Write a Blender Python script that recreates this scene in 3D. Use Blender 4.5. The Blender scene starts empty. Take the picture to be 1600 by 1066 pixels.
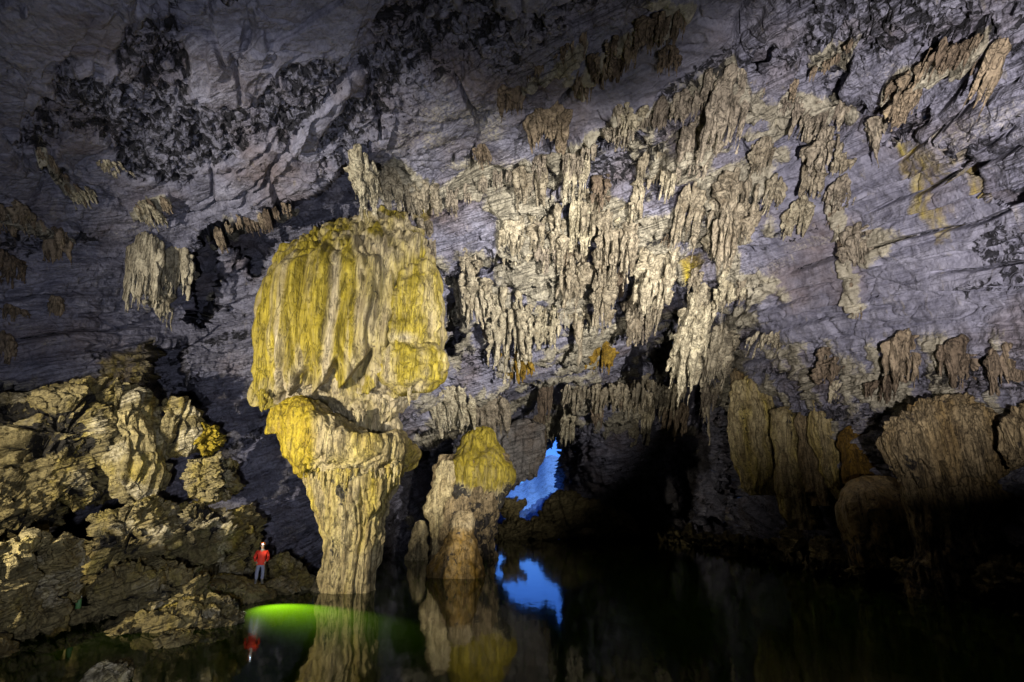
import bpy, math, random
import numpy as np
from concurrent.futures import ThreadPoolExecutor

# ------------------------------------------------------------------ camera, world, lamps, exposure
scene = bpy.context.scene
C = scene.collection
F_PX, TH, CAM_Z = 898.0, math.radians(16.6), 3.3
cam_d = bpy.data.cameras.new("camera")
cam_d.sensor_width = 36.0
cam_d.lens = 36.0 * F_PX / 1600.0
cam_d.clip_start, cam_d.clip_end = 0.1, 2000.0
cam = bpy.data.objects.new("camera", cam_d)
cam.location = (0, 0, CAM_Z)
cam.rotation_euler = (math.radians(90) + TH, 0, 0)
C.objects.link(cam)
scene.camera = cam

world = bpy.data.worlds.new("World")
scene.world = world
world.use_nodes = True
wn = world.node_tree
wn.nodes.clear()
sky = wn.nodes.new("ShaderNodeTexSky")
sky.sky_type = 'NISHITA'
sky.sun_disc = False
sky.sun_elevation = math.radians(32)
sky.sun_rotation = math.radians(155)
tint = wn.nodes.new("ShaderNodeMix")
tint.data_type = 'RGBA'
tint.blend_type = 'MULTIPLY'
tint.inputs[0].default_value = 1.0
tint.inputs[7].default_value = (0.15, 0.40, 1.35, 1)      # camera balanced for warm lamps: daylight reads blue
bg = wn.nodes.new("ShaderNodeBackground")
bg.inputs[1].default_value = 0.15
wo = wn.nodes.new("ShaderNodeOutputWorld")
wn.links.new(sky.outputs[0], tint.inputs[6])
wn.links.new(tint.outputs[2], bg.inputs[0])
wn.links.new(bg.outputs[0], wo.inputs[0])

vs = scene.view_settings
vs.view_transform, vs.look, vs.exposure, vs.gamma = 'Standard', 'None', 0.0, 1.0
scene.cycles.max_bounces = 6
scene.cycles.diffuse_bounces = 1
scene.cycles.glossy_bounces = 3
scene.cycles.sample_clamp_indirect = 4.0


def spot(name, loc, target, power, color, size, blend, radius=0.12):
    d = bpy.data.lights.new(name, 'SPOT')
    d.energy, d.color, d.spot_size, d.spot_blend, d.shadow_soft_size = power, color, math.radians(size), blend, radius
    o = bpy.data.objects.new(name, d)
    o.location = loc
    v = np.array(target, float) - np.array(loc, float)
    from mathutils import Vector
    o.rotation_euler = Vector(v).to_track_quat('-Z', 'Y').to_euler()
    C.objects.link(o)
    return o


# photographers' hand lamps either side of the camera, then unseen fill spots added
spot("lamp_left_side", (-19, 1, 3.2), (-9, 28, 12.6), 47000, (1.0, 0.93, 0.80), 55, 0.8)
spot("lamp_right_side", (13, 1, 3.0), (1, 42, 16.8), 150000, (1.0, 0.94, 0.84), 47, 1.0)
spot("lamp_far_right", (3.5, 1, 2.8), (20.5, 31, 20.5), 56000, (1.0, 0.93, 0.87), 52, 1.0)
spot("fill_left_roof", (-1, 0, 2.5), (-14, 32, 14.0), 11000, (0.88, 0.91, 1.0), 74, 1.0)  # unseen fill added for the left roof and wall
spot("fill_bank", (-17, 3, 3.2), (-12.6, 25, 4.4), 22000, (1.0, 0.87, 0.58), 56, 0.9)  # added spot that brightens the left bank and the person
spot("fill_low_middle", (5, 2, 2.6), (-3.2, 36, 4.4), 27000, (1.0, 0.90, 0.72), 16, 1.0)  # narrow fill added to light the cone and dome base
spot("fill_roof", (6, 0, 2.5), (4, 26, 22.0), 3600, (0.96, 0.95, 0.95), 58, 1.0)  # soft fill added where the top of the roof fell dark
sun_d = bpy.data.lights.new("sun", 'SUN')          # lights the valley outside; the cave itself is closed to it
sun_d.energy, sun_d.angle, sun_d.color = 3.0, math.radians(0.5), (0.24, 0.50, 1.0)
sun = bpy.data.objects.new("sun", sun_d)
sun.rotation_euler = (math.radians(58), 0, math.radians(25))
C.objects.link(sun)

# ------------------------------------------------------------------ numeric helpers
rng = np.random.default_rng(7)
GT = rng.normal(size=(65536, 3)).astype(np.float32)
GT /= np.linalg.norm(GT, axis=1, keepdims=True)
HT = rng.random(65536).astype(np.float32)
POOL = ThreadPoolExecutor(4)


def _gn(p):
    i = np.floor(p).astype(np.int32)
    f = (p - i).astype(np.float32)
    u = f * f * f * (f * (f * 6 - 15) + 10)
    x0, y0, z0 = i[:, 0] * 73856093, i[:, 1] * 19349663, i[:, 2] * 83492791
    hx, hy, hz = (x0, x0 + 73856093), (y0, y0 + 19349663), (z0, z0 + 83492791)

    def c(a, b, d):
        g = GT[(hx[a] ^ hy[b] ^ hz[d]) & 65535]
        return g[:, 0] * (f[:, 0] - a) + g[:, 1] * (f[:, 1] - b) + g[:, 2] * (f[:, 2] - d)
    ux, uy, uz = u[:, 0], u[:, 1], u[:, 2]
    a = c(0, 0, 0); a += ux * (c(1, 0, 0) - a)
    b = c(0, 1, 0); b += ux * (c(1, 1, 0) - b)
    a += uy * (b - a)
    d = c(0, 0, 1); d += ux * (c(1, 0, 1) - d)
    e = c(0, 1, 1); e += ux * (c(1, 1, 1) - e)
    d += uy * (e - d)
    return (a + uz * (d - a)) * 1.6


def chunked(fn, p, n=40000):
    if len(p) <= n:
        return fn(p)
    return np.concatenate(list(POOL.map(fn, [p[k:k + n] for k in range(0, len(p), n)])))


def noise(p, s=1.0, off=0.0):
    """gradient noise, about -1..1; s: scalar or 3-vector frequency"""
    q = (np.asarray(p, np.float32) * np.asarray(s, np.float32) + np.float32(off + 31.7)).astype(np.float32)
    with np.errstate(over='ignore'):
        return chunked(_gn, q)


def fbm(p, s=1.0, o=3, off=0.0, gain=0.5):
    r, a, t = 0, 1.0, 0
    for k in range(o):
        r = r + a * noise(p, np.asarray(s) * 2.03 ** k, off + 17.3 * k)
        t += a
        a *= gain
    return r / t


def billow(p, s=1.0, o=2, off=0.0, gain=0.5):
    r, a, t = 0, 1.0, 0
    for k in range(o):
        r = r + a * np.abs(noise(p, np.asarray(s) * 2.1 ** k, off + 11.1 * k))
        t += a
        a *= gain
    return r / t


def _vor(p):
    i = np.floor(p).astype(np.int32)
    f = (p - i).astype(np.float32)
    n = len(p)
    d1 = np.full(n, 9, np.float32); d2 = d1.copy(); idc = np.zeros(n, np.int32)
    for a in (-1, 0, 1):
        for b in (-1, 0, 1):
            for c in (-1, 0, 1):
                h = ((i[:, 0] + a) * 73856093 ^ (i[:, 1] + b) * 19349663 ^ (i[:, 2] + c) * 83492791) & 65535
                dx = a + HT[h] - f[:, 0]
                dy = b + HT[(h + 7919) & 65535] - f[:, 1]
                dz = c + HT[(h + 15137) & 65535] - f[:, 2]
                d = dx * dx + dy * dy + dz * dz
                near = d < d1
                d2 = np.where(near, d1, np.minimum(d2, d))
                idc = np.where(near, h, idc)
                d1 = np.where(near, d, d1)
    return np.stack([np.sqrt(d1), np.sqrt(d2), HT[(idc + 333) & 65535]], 1)


def voronoi(p, s=1.0, off=0.0):
    with np.errstate(over='ignore'):
        v = chunked(_vor, (np.asarray(p, np.float32) * np.asarray(s, np.float32) + np.float32(off + 50)).astype(np.float32))
    return v[:, 0], v[:, 1], v[:, 2]


def sstep(a, b, x):
    t = np.clip((x - a) / (b - a), 0, 1)
    return t * t * (3 - 2 * t)


# bedding: one family of planes through the whole cave
NB = np.array([-0.2826, -0.2717, 1.0]); NB /= np.linalg.norm(NB)
TB1 = np.array([1, -1.04, 0.0]); TB1 /= np.linalg.norm(TB1)
TB2 = np.cross(NB, TB1)


def bed_coords(p):
    return np.stack([p @ TB1, p @ TB2, p @ NB], 1).astype(np.float32)


def ledges(q, step, lat, off=0.0, edge=0.15):
    """bed by bed offsets: q in bedding coordinates; crisp edge between one bed and the next"""
    w = 0.5 * noise(q, (lat * .7, lat * .7, .25), off) + 0.25 * noise(q, (lat * 2.5, lat * 2.5, .8), off + 5)
    t = q[:, 2] / step + w / step * 0.6
    i = np.floor(t)
    f = t - i

    def o(k):
        return noise(np.stack([q[:, 0] * lat, q[:, 1] * lat, k * 3.37], 1), 1.0, off + 9)
    m = sstep(0, edge, f)
    return o(i - 1) * (1 - m) + o(i) * m


def rock_disp(p, amp=1.0, seed=0.0, size=1.0):
    """rugged bedded limestone"""
    q = bed_coords(p)
    h = 0.8 * fbm(p, 0.22 / size, 3, seed)
    h = h + 0.42 * ledges(q, 0.5 * size, 0.35 / size, seed + 3)
    h = h + 0.16 * ledges(q, 0.16 * size, 0.8 / size, seed + 13)
    f1, f2, c = voronoi(q, (0.45 / size, 0.45 / size, 0.8 / size), seed)
    h = h + 0.7 * (c - .5) - 0.8 * (1 - sstep(0.0, 0.14, f2 - f1)) * sstep(-.3, .2, noise(p, .4 / size, seed + 33))
    h = h - 0.9 * sstep(.2, .5, noise(p, np.array([.42, .42, .22]) / size, seed + 35))
    h = h + .5 * (billow(q, np.array([.8, .8, 2.2]) / size, 3, seed + 37) - .28)
    h = h - 0.30 * sstep(0.25, 0.75, noise(p, np.array([.8, .8, .45]) / size, seed + 40))
    h = h - 0.16 * (1 - sstep(0, .2, np.abs(noise(p, 1.3 / size, seed + 50))))
    h = h - 0.8 * (1 - sstep(0, .10, np.abs(noise(p, np.array([.55, .55, .13]) / size, seed + 70)))) * sstep(-.35, .1, noise(p, .3 / size, seed + 75))
    h = h + 0.10 * fbm(p, 2.6 / size, 2, seed + 60)
    return amp * h


def flutes(p, k=1.2, seed=0.0):
    """vertical drapery folds, rounded with sharp grooves"""
    wob = np.stack([p[:, 0] + .25 * noise(p, .35, seed), p[:, 1] + .25 * noise(p, .35, seed + 5), p[:, 2]], 1)
    a = np.abs(noise(wob, (k, k, .07 * k), seed + 1))
    b = np.abs(noise(wob, (2.7 * k, 2.7 * k, .25 * k), seed + 2))
    return a + .45 * b


def popcorn(p, k=2.0, seed=0.0):
    f1, f2, c = voronoi(p, k, seed)
    return np.clip(0.75 - f1, 0, 1)


# ------------------------------------------------------------------ picture rays: where a point of the cave lies
ST, CT = math.sin(TH), math.cos(TH)
CAM = np.array([0, 0, CAM_Z])


def ray(px, py):
    a = (np.asarray(px, float) - 800) / F_PX
    b = (533 - np.asarray(py, float)) / F_PX
    return np.stack([a, CT - ST * b, ST + CT * b], -1)      # one unit along the optical axis


def PD(px, py, D):
    return CAM + ray(px, py) * np.asarray(D, float)[..., None]


def PY(px, py, Y):
    r = ray(px, py)
    return CAM + r * (np.asarray(Y, float) / r[..., 1])[..., None]


# ------------------------------------------------------------------ mesh helpers
def tag(o, label=None, cat=None, group=None, kind=None):
    if label: o["label"] = label
    if cat: o["category"] = cat
    if group: o["group"] = group
    if kind: o["kind"] = kind
    return o


def make_obj(name, V, F, mat, parent=None, masks=None, loc=None):
    me = bpy.data.meshes.new(name)
    V = np.asarray(V, np.float32).reshape(-1, 3)
    if loc is not None:
        V = V - np.asarray(loc, np.float32)
    me.vertices.add(len(V))
    me.vertices.foreach_set("co", V.ravel())
    F = np.asarray(F, np.int32)
    n, k = F.shape
    me.loops.add(n * k)
    me.loops.foreach_set("vertex_index", F.ravel())
    me.polygons.add(n)
    me.polygons.foreach_set("loop_start", np.arange(0, n * k, k, dtype=np.int32))
    if masks is not None:
        a = me.attributes.new("mask", 'FLOAT_COLOR', 'POINT')
        m = np.ones((len(V), 4), np.float32)
        m[:, :masks.shape[1]] = masks
        if masks.shape[1] == 3: m[:, 3] = 1
        a.data.foreach_set("color", m.ravel())
    me.update(calc_edges=True)
    me.validate()
    if mat: me.materials.append(mat)
    o = bpy.data.objects.new(name, me)
    C.objects.link(o)
    if loc is not None: o.location = [float(x) for x in loc]
    if parent:
        o.parent = parent
        if loc is None:
            o.matrix_parent_inverse = parent.matrix_basis.inverted()
    return o


def grid_faces(nr, nc, wrap=False, flip=False):
    r = np.arange(nr - 1)[:, None]
    c = np.arange(nc if wrap else nc - 1)[None, :]
    c2 = (c + 1) % nc
    a, b, d, e = r * nc + c, r * nc + c2, (r + 1) * nc + c2, (r + 1) * nc + c
    f = np.stack([a, b, d, e] if not flip else [a, e, d, b], -1).reshape(-1, 4)
    return f


def grid_normals(V, wrap=False):
    du = np.gradient(V, axis=1) if not wrap else (np.roll(V, -1, 1) - np.roll(V, 1, 1)) * .5
    dv = np.gradient(V, axis=0)
    n = np.cross(du, dv)
    return n / (np.linalg.norm(n, axis=-1, keepdims=True) + 1e-9)


def empty(name, loc):
    o = bpy.data.objects.new(name, None)
    o.location = [float(x) for x in loc]
    o.empty_display_size = .2
    C.objects.link(o)
    return o


# ------------------------------------------------------------------ materials
def nodes_of(name):
    m = bpy.data.materials.new(name)
    m.use_nodes = True
    nt = m.node_tree
    return m, nt, nt.nodes["Principled BSDF"]


class NB_:
    def __init__(s, nt): s.nt = nt

    def n(s, t, **kw):
        x = s.nt.nodes.new(t)
        for k, v in kw.items(): setattr(x, k, v)
        return x

    def l(s, a, b): s.nt.links.new(a, b)

    def noise(s, vec, scale, detail=5, rough=.6, dist=0.0):
        x = s.n("ShaderNodeTexNoise")
        x.inputs["Scale"].default_value = scale
        x.inputs["Detail"].default_value = detail
        x.inputs["Roughness"].default_value = rough
        x.inputs["Distortion"].default_value = dist
        s.l(vec, x.inputs["Vector"])
        return x.outputs["Fac"]

    def ramp(s, v, stops):
        x = s.n("ShaderNodeValToRGB")
        e = x.color_ramp.elements
        while len(e) < len(stops): e.new(.5)
        for k, (p, c) in enumerate(stops):
            e[k].position = p
            e[k].color = (c, c, c, 1) if not isinstance(c, tuple) else (*c, 1)
        s.l(v, x.inputs[0])
        return x.outputs[0]

    def math(s, op, a, b=0.5, clamp=False):
        x = s.n("ShaderNodeMath", operation=op, use_clamp=clamp)
        for k, v in enumerate((a, b)):
            if hasattr(v, "is_linked"): s.l(v, x.inputs[k])
            else: x.inputs[k].default_value = v
        return x.outputs[0]

    def mix(s, f, a, b, blend='MIX'):
        x = s.n("ShaderNodeMix", data_type='RGBA', blend_type=blend)
        for k, v in ((0, f), (6, a), (7, b)):
            if hasattr(v, "is_linked"): s.l(v, x.inputs[k])
            else: x.inputs[k].default_value = v if k == 0 else (*v, 1)
        return x.outputs[2]


def rock_material(name, rock=((.085, .085, .135), (.385, .38, .49)), bands=True, calcite=((.19, .17, .13), (.50, .46, .37)),
                  yellow=((.20, .13, .01), (.48, .38, .03)), dark=(.012, .012, .017), brown=(.16, .09, .035),
                  base_calcite=0.0, base_yellow=0.0, bump=.16, flute=1.0, rough=.75, fine=1.0, vary=False):
    """limestone with calcite (mask red), algae-yellow film (mask green), dark stains and painted shade (mask blue)"""
    m, nt, pr = nodes_of(name)
    b = NB_(nt)
    geo = b.n("ShaderNodeNewGeometry")
    P = geo.outputs["Position"]
    # bedding coordinate
    mp = b.n("ShaderNodeVectorMath", operation='DOT_PRODUCT'); b.l(P, mp.inputs[0]); mp.inputs[1].default_value = NB
    m1 = b.n("ShaderNodeVectorMath", operation='DOT_PRODUCT'); b.l(P, m1.inputs[0]); m1.inputs[1].default_value = TB1
    m2 = b.n("ShaderNodeVectorMath", operation='DOT_PRODUCT'); b.l(P, m2.inputs[0]); m2.inputs[1].default_value = TB2
    cb = b.n("ShaderNodeCombineXYZ")
    b.l(b.math('MULTIPLY', m1.outputs["Value"], .10), cb.inputs[0])
    b.l(b.math('MULTIPLY', m2.outputs["Value"], .13), cb.inputs[1])
    b.l(b.math('MULTIPLY', mp.outputs["Value"], 1.7), cb.inputs[2])
    strata = b.noise(cb.outputs[0], 1.0, 8, .62, .5)
    big = b.noise(P, .22, 4, .6)
    mid = b.noise(P, 1.1, 6, .65, .4)
    fin = b.noise(P, 7.0, 5, .7)
    md = b.ramp(b.noise(P, .17, 4, .6, .5), [(.40, .06), (.60, 1.0)])
    sm = b.math('MULTIPLY', b.math('SUBTRACT', strata, .5), md)
    v = b.math('ADD', b.math('MULTIPLY', b.math('ADD', sm, .5), .55 if bands else .15), b.math('MULTIPLY', mid, .45 if bands else .85))
    col = b.mix(b.ramp(v, [(.34, 0.0), (.66, 1.0)]), rock[0], rock[1])
    col = b.mix(b.math('MULTIPLY', b.ramp(big, [(.5, 0.0), (.72, 1.0)]), .45), col, brown)
    # calcite
    att = b.n("ShaderNodeAttribute", attribute_name="mask")
    sep = b.n("ShaderNodeSeparateColor"); b.l(att.outputs["Color"], sep.inputs[0])
    stretch = b.n("ShaderNodeMapping"); b.l(P, stretch.inputs[0]); stretch.inputs["Scale"].default_value = (2.4, 2.4, .25)
    fl = b.noise(stretch.outputs[0], 1.0 * flute, 5, .6, .3)
    cv = b.math('ADD', b.math('MULTIPLY', fl, .55), b.math('MULTIPLY', mid, .45))
    ccol = b.mix(b.ramp(cv, [(.33, 0.0), (.62, 1.0)]), calcite[0], calcite[1])
    cfac = b.math('ADD', sep.outputs[0], base_calcite, True)
    cfac = b.ramp(b.math('ADD', cfac, b.math('MULTIPLY', b.math('SUBTRACT', fin, .5), .9)), [(.32, 0.0), (.6, 1.0)]) if base_calcite < 1 else cfac
    col = b.mix(cfac, col, ccol)
    ycol = b.mix(b.ramp(cv, [(.33, 0.0), (.66, 1.0)]), yellow[0], yellow[1])
    yf = b.math('ADD', sep.outputs[1], base_yellow, True)
    yf = b.ramp(b.math('ADD', yf, b.math('MULTIPLY', b.math('SUBTRACT', fl, .5), 1.1)), [(.12, 0.0), (.92, 1.0)])
    col = b.mix(yf, col, ycol)
    pitn = b.noise(P, 2.3, 4, .6, .9)
    df = b.ramp(b.math('ADD', sep.outputs[2], b.math('MULTIPLY', b.math('SUBTRACT', pitn, .5), 1.9)), [(.42, 0.0), (.60, 1.0)])
    rel = att.outputs["Alpha"] if bands else None
    col = b.mix(b.math('MULTIPLY', df, .93), col, dark)
    spk = b.ramp(fin, [(.34, .42), (.56, 1.12)])
    col = b.mix(b.math('ADD', b.math('MULTIPLY', rel, .5), .28) if bands else .8 * fine, col, spk, 'MULTIPLY')
    if bands:
        crv = b.noise(cb.outputs[0], 1.5, 5, .55, .9)
    else:
        crv = b.noise(stretch.outputs[0], .9 * flute, 4, .6, 1.0)
    crv = b.ramp(b.math('ABSOLUTE', b.math('SUBTRACT', crv, .5)), [(0.0, 0.0), (.035, 1.0)])
    col = b.mix(b.math('MULTIPLY', b.math('MULTIPLY', rel, .75), md) if bands else .62, col, crv, 'MULTIPLY')
    if vary:
        oi = b.n("ShaderNodeObjectInfo")
        col = b.mix(1.0, col, b.ramp(oi.outputs["Random"], [(0.0, (.62, .58, .56)), (.5, (.95, .92, .88)), (1.0, (1.1, 1.08, 1.0))]), 'MULTIPLY')
    b.l(col, pr.inputs["Base Color"])
    pr.inputs["Roughness"].default_value = rough
    pr.inputs["Specular IOR Level"].default_value = .3
    # relief finer than the mesh
    vo = b.n("ShaderNodeTexVoronoi", feature='F1'); vo.inputs["Scale"].default_value = 3.2
    dv = b.n("ShaderNodeVectorMath", operation='ADD')
    nz = b.n("ShaderNodeTexNoise"); nz.inputs["Scale"].default_value = 1.5; nz.inputs["Detail"].default_value = 3; b.l(P, nz.inputs["Vector"])
    b.l(P, dv.inputs[0]); b.l(nz.outputs["Color"], dv.inputs[1]); b.l(dv.outputs[0], vo.inputs["Vector"])
    h = b.math('ADD', b.math('MULTIPLY', sm if bands else strata, 1.5 if bands else .3), b.math('MULTIPLY', fin, .5))
    h = b.math('ADD', h, b.math('MULTIPLY', vo.outputs["Distance"], -.35))
    h = b.math('ADD', h, b.math('MULTIPLY', fl, .9))
    h = b.math('ADD', h, b.math('MULTIPLY', mid, .9))
    h = b.math('ADD', h, b.math('MULTIPLY', crv, .22))
    if bands:
        h = b.math('ADD', b.math('MULTIPLY', h, b.math('ADD', b.math('MULTIPLY', rel, .82), .10)), b.math('MULTIPLY', sm, .55))
        h = b.math('ADD', h, b.math('MULTIPLY', df, -.8))
    bp = b.n("ShaderNodeBump"); bp.inputs["Strength"].default_value = 1.0; bp.inputs["Distance"].default_value = bump
    b.l(h, bp.inputs["Height"]); b.l(bp.outputs[0], pr.inputs["Normal"])
    return m


M_WALL = rock_material("limestone", bump=.27)
M_DRIP = rock_material("ivory calcite", base_calcite=1.0, bands=False, bump=.16, calcite=((.17, .14, .095), (.60, .55, .43)), vary=True)
M_DRIPB = rock_material("brown calcite", base_calcite=1.0, bands=False, bump=.16, calcite=((.09, .065, .045), (.36, .29, .22)), vary=True)
M_FLOW = rock_material("flowstone", base_calcite=1.0, bands=False, bump=.10, calcite=((.20, .155, .085), (.50, .43, .29)), yellow=((.13, .10, .016), (.40, .315, .035)), rough=.5, fine=.4, flute=1.6)
M_FLOWB = rock_material("brown flowstone", base_calcite=1.0, bands=False, flute=1.7, bump=.2, calcite=((.08, .055, .03), (.40, .31, .18)), yellow=((.08, .04, .008), (.24, .14, .02)))
M_BANK = rock_material("bank rock", rock=((.06, .05, .028), (.40, .33, .16)), calcite=((.17, .15, .10), (.47, .42, .31)), bump=.30, brown=(.20, .14, .04))


def plain(name, col, rough=.7, emit=None, estr=0.0, var=.25, scale=12.0):
    m, nt, pr = nodes_of(name)
    b = NB_(nt)
    tc = b.n("ShaderNodeTexCoord")
    f = b.noise(tc.outputs["Object"], scale, 4)
    lo = tuple(c * (1 - var) for c in col); hi = tuple(min(1, c * (1 + var)) for c in col)
    b.l(b.mix(f, lo, hi), pr.inputs["Base Color"])
    pr.inputs["Roughness"].default_value = rough
    if emit:
        pr.inputs["Emission Color"].default_value = (*emit, 1)
        pr.inputs["Emission Strength"].default_value = estr
    return m


# ------------------------------------------------------------------ the cave shell
FL_BED = -1.6


def floor_z(X, Y):
    """lake bed, rising to the rocky shore on the left and the ledge on the right"""
    z = np.full(np.shape(X), FL_BED)
    edge = -8.5 - 0.145 * (Y - 13) + .9 * np.sin(Y * .55) + .5 * np.sin(Y * 1.35 + 1)
    z = z + 2.15 * sstep(1.2, -2.2, X - edge) + .5 * sstep(-2, -9, X - edge)
    z = z - 2.6 * np.exp(-((X + .69 * Y + .6) / 1.2) ** 2) * sstep(9, 13, Y) * sstep(26, 22, Y)
    z = z + 2.4 * sstep(-1.6, 1.5, X - 18.4)
    return z


def box_depth(px, py):
    r = ray(px, py)
    e = 1e-4
    t = []
    t.append(np.where(r[..., 0] > e, 20.5 / np.maximum(r[..., 0], e), 1e4))
    t.append(np.where(r[..., 0] < -e, 29.0 / np.maximum(-r[..., 0], e), 1e4))
    t.append(np.where(r[..., 2] > e, (20.5 - CAM_Z) / np.maximum(r[..., 2], e), 1e4))
    t.append(np.where(r[..., 1] > e, 238.0 / np.maximum(r[..., 1], e), 1e4))
    t = np.minimum(np.stack(t), 400)
    return (t ** -7.0).sum(0) ** (-1 / 7.0)


CP = np.array([  # px, py, depth along the axis
    (0, 0, 17), (200, 0, 18), (400, 0, 19), (600, 0, 20), (800, 0, 20), (1000, 0, 20.5), (1200, 0, 19), (1400, 0, 18), (1600, 0, 16),
    (0, 150, 21), (280, 150, 23), (500, 150, 23.5), (700, 150, 24.5), (900, 130, 25), (1100, 130, 25), (1300, 130, 24), (1500, 130, 20), (1600, 200, 19.5),
    (0, 280, 25), (150, 280, 27), (300, 270, 28), (450, 270, 28.5), (540, 230, 27.5), (650, 230, 28.5), (820, 230, 30), (1000, 240, 30.5), (1200, 240, 29), (1380, 250, 26.5),
    (0, 420, 26.5), (130, 430, 29), (250, 440, 33), (380, 430, 37), (0, 560, 27), (150, 560, 30), (300, 580, 35), (390, 600, 37),
    (600, 300, 34), (560, 450, 35), (560, 650, 36), (700, 330, 34), (750, 420, 36.5), (850, 380, 36.5), (950, 340, 35), (1050, 350, 34), (1200, 350, 32.5), (1400, 400, 28), (1590, 380, 22.5),
    (700, 520, 45), (780, 500, 42), (900, 470, 42), (1000, 460, 42), (1080, 480, 40), (1200, 500, 37), (1300, 520, 33.5), (1450, 540, 28), (1590, 560, 22.5),
    (700, 650, 48), (780, 640, 52), (850, 600, 54), (950, 600, 57), (1050, 560, 62), (1110, 560, 60), (1160, 580, 46),
    (800, 720, 150), (845, 735, 226), (870, 690, 190), (870, 760, 226), (825, 790, 226), (890, 715, 84), (896, 770, 86), (888, 680, 80), (930, 700, 74), (1050, 720, 78), (1120, 700, 72), (1160, 720, 52), (1220, 720, 44), (1300, 700, 37), (1400, 700, 31), (1500, 720, 26.5), (1600, 720, 22.5),
    (650, 760, 60), (560, 800, 38), (450, 760, 35), (450, 880, 32), (350, 760, 33), (250, 800, 32), (120, 700, 29), (100, 820, 29), (0, 700, 26), (0, 850, 26),
    (850, 812, 200), (1000, 800, 95), (1150, 800, 62), (1250, 840, 44), (1400, 860, 32), (1590, 900, 22.5), (700, 830, 70),
], float)
ring = [(x, y) for x in np.linspace(-2200, 3800, 13) for y in (-1500, 2200)] + [(x, y) for y in np.linspace(-1000, 1800, 8) for x in (-2200, 3800)] \
    + [(x, -500) for x in np.linspace(-600, 2200, 8)] + [(-700, y) for y in np.linspace(0, 1400, 5)] + [(2300, y) for y in np.linspace(0, 1400, 5)]
ring = np.array(ring, float)
RP = np.concatenate([CP[:, :2], ring]) / 100.0
RV = np.concatenate([np.log(CP[:, 2] / box_depth(CP[:, 0], CP[:, 1])), np.zeros(len(ring))])
_d = np.linalg.norm(RP[:, None] - RP[None], axis=-1)
RW = np.linalg.solve(np.exp(-_d / 6.0) + 0.004 * np.eye(len(RP)), RV)


def rbf(px, py):
    q = np.stack([px.ravel(), py.ravel()], 1) / 100.0
    out = np.zeros(len(q))
    for k in range(0, len(q), 20000):
        d = np.linalg.norm(q[k:k + 20000, None] - RP[None], axis=-1)
        out[k:k + 20000] = np.exp(-d / 6.0) @ RW
    return out.reshape(px.shape)


GX = np.concatenate([np.linspace(-2200, -160, 90)[:-1], np.arange(-160, 1760.1, 1.6), np.linspace(1760, 3800, 90)[1:]])
GY = np.concatenate([np.linspace(-1500, -120, 70)[:-1], np.arange(-120, 1190.1, 1.6), np.linspace(1190, 2200, 50)[1:]])
cx_, cy_ = np.linspace(GX[0], GX[-1], 300), np.linspace(GY[0], GY[-1], 220)
coarse = rbf(*np.meshgrid(cx_, cy_))


def bil(A, xs, ys, x, y):
    u = np.clip((x - xs[0]) / (xs[1] - xs[0]), 0, len(xs) - 1.001)
    v = np.clip((y - ys[0]) / (ys[1] - ys[0]), 0, len(ys) - 1.001)
    i, j = u.astype(int), v.astype(int)
    fu, fv = u - i, v - j
    return (A[j, i] * (1 - fu) + A[j, i + 1] * fu) * (1 - fv) + (A[j + 1, i] * (1 - fu) + A[j + 1, i + 1] * fu) * fv


def wall_depth(px, py):
    """smooth depth of the rock face behind picture point px, py"""
    px, py = np.broadcast_arrays(np.asarray(px, float), np.asarray(py, float))
    return box_depth(px, py) * np.exp(bil(coarse, cx_, cy_, px, py))


def inside(poly, X, Y):
    r = np.zeros(X.shape, bool)
    n = len(poly)
    for k in range(n):
        (x0, y0), (x1, y1) = poly[k], poly[(k + 1) % n]
        if y0 == y1: continue
        c = ((y0 > Y) != (y1 > Y)) & (X < (x1 - x0) * (Y - y0) / (y1 - y0) + x0)
        r ^= c
    return r


def seg_dist(line, X, Y, closed=False):
    d = np.full(X.shape, 1e9)
    n = len(line)
    for k in range(n if closed else n - 1):
        (x0, y0), (x1, y1) = line[k], line[(k + 1) % n]
        vx, vy = x1 - x0, y1 - y0
        t = np.clip(((X - x0) * vx + (Y - y0) * vy) / (vx * vx + vy * vy + 1e-9), 0, 1)
        d = np.minimum(d, np.hypot(X - x0 - t * vx, Y - y0 - t * vy))
    return d


def region(poly, X, Y, soft):
    """1 inside the polygon, fading to 0 over soft pixels outside its edge"""
    x0, y0 = np.min(poly, 0) - soft * 2
    x1, y1 = np.max(poly, 0) + soft * 2
    out = np.zeros(X.shape)
    sel = (X > x0) & (X < x1) & (Y > y0) & (Y < y1)
    xs, ys = X[sel], Y[sel]
    d = seg_dist(poly, xs, ys, True)
    ins = inside(poly, xs, ys)
    out[sel] = sstep(-soft, soft, np.where(ins, d, -d))
    return out


PORTAL = [(846, 705), (850, 703), (855, 699), (859, 703), (863, 696), (866, 690), (869, 680), (871, 698), (873, 703), (877, 704), (876, 712), (874, 722), (870, 735), (866, 740),
          (867, 752), (867, 760), (872, 766), (864, 772), (858, 775), (845, 777), (838, 785), (825, 795), (812, 800), (815, 790), (818, 784), (812, 779),
          (800, 778), (788, 775), (780, 772), (778, 750), (786, 728), (796, 715), (806, 710), (815, 702), (826, 704), (836, 700)]


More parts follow.
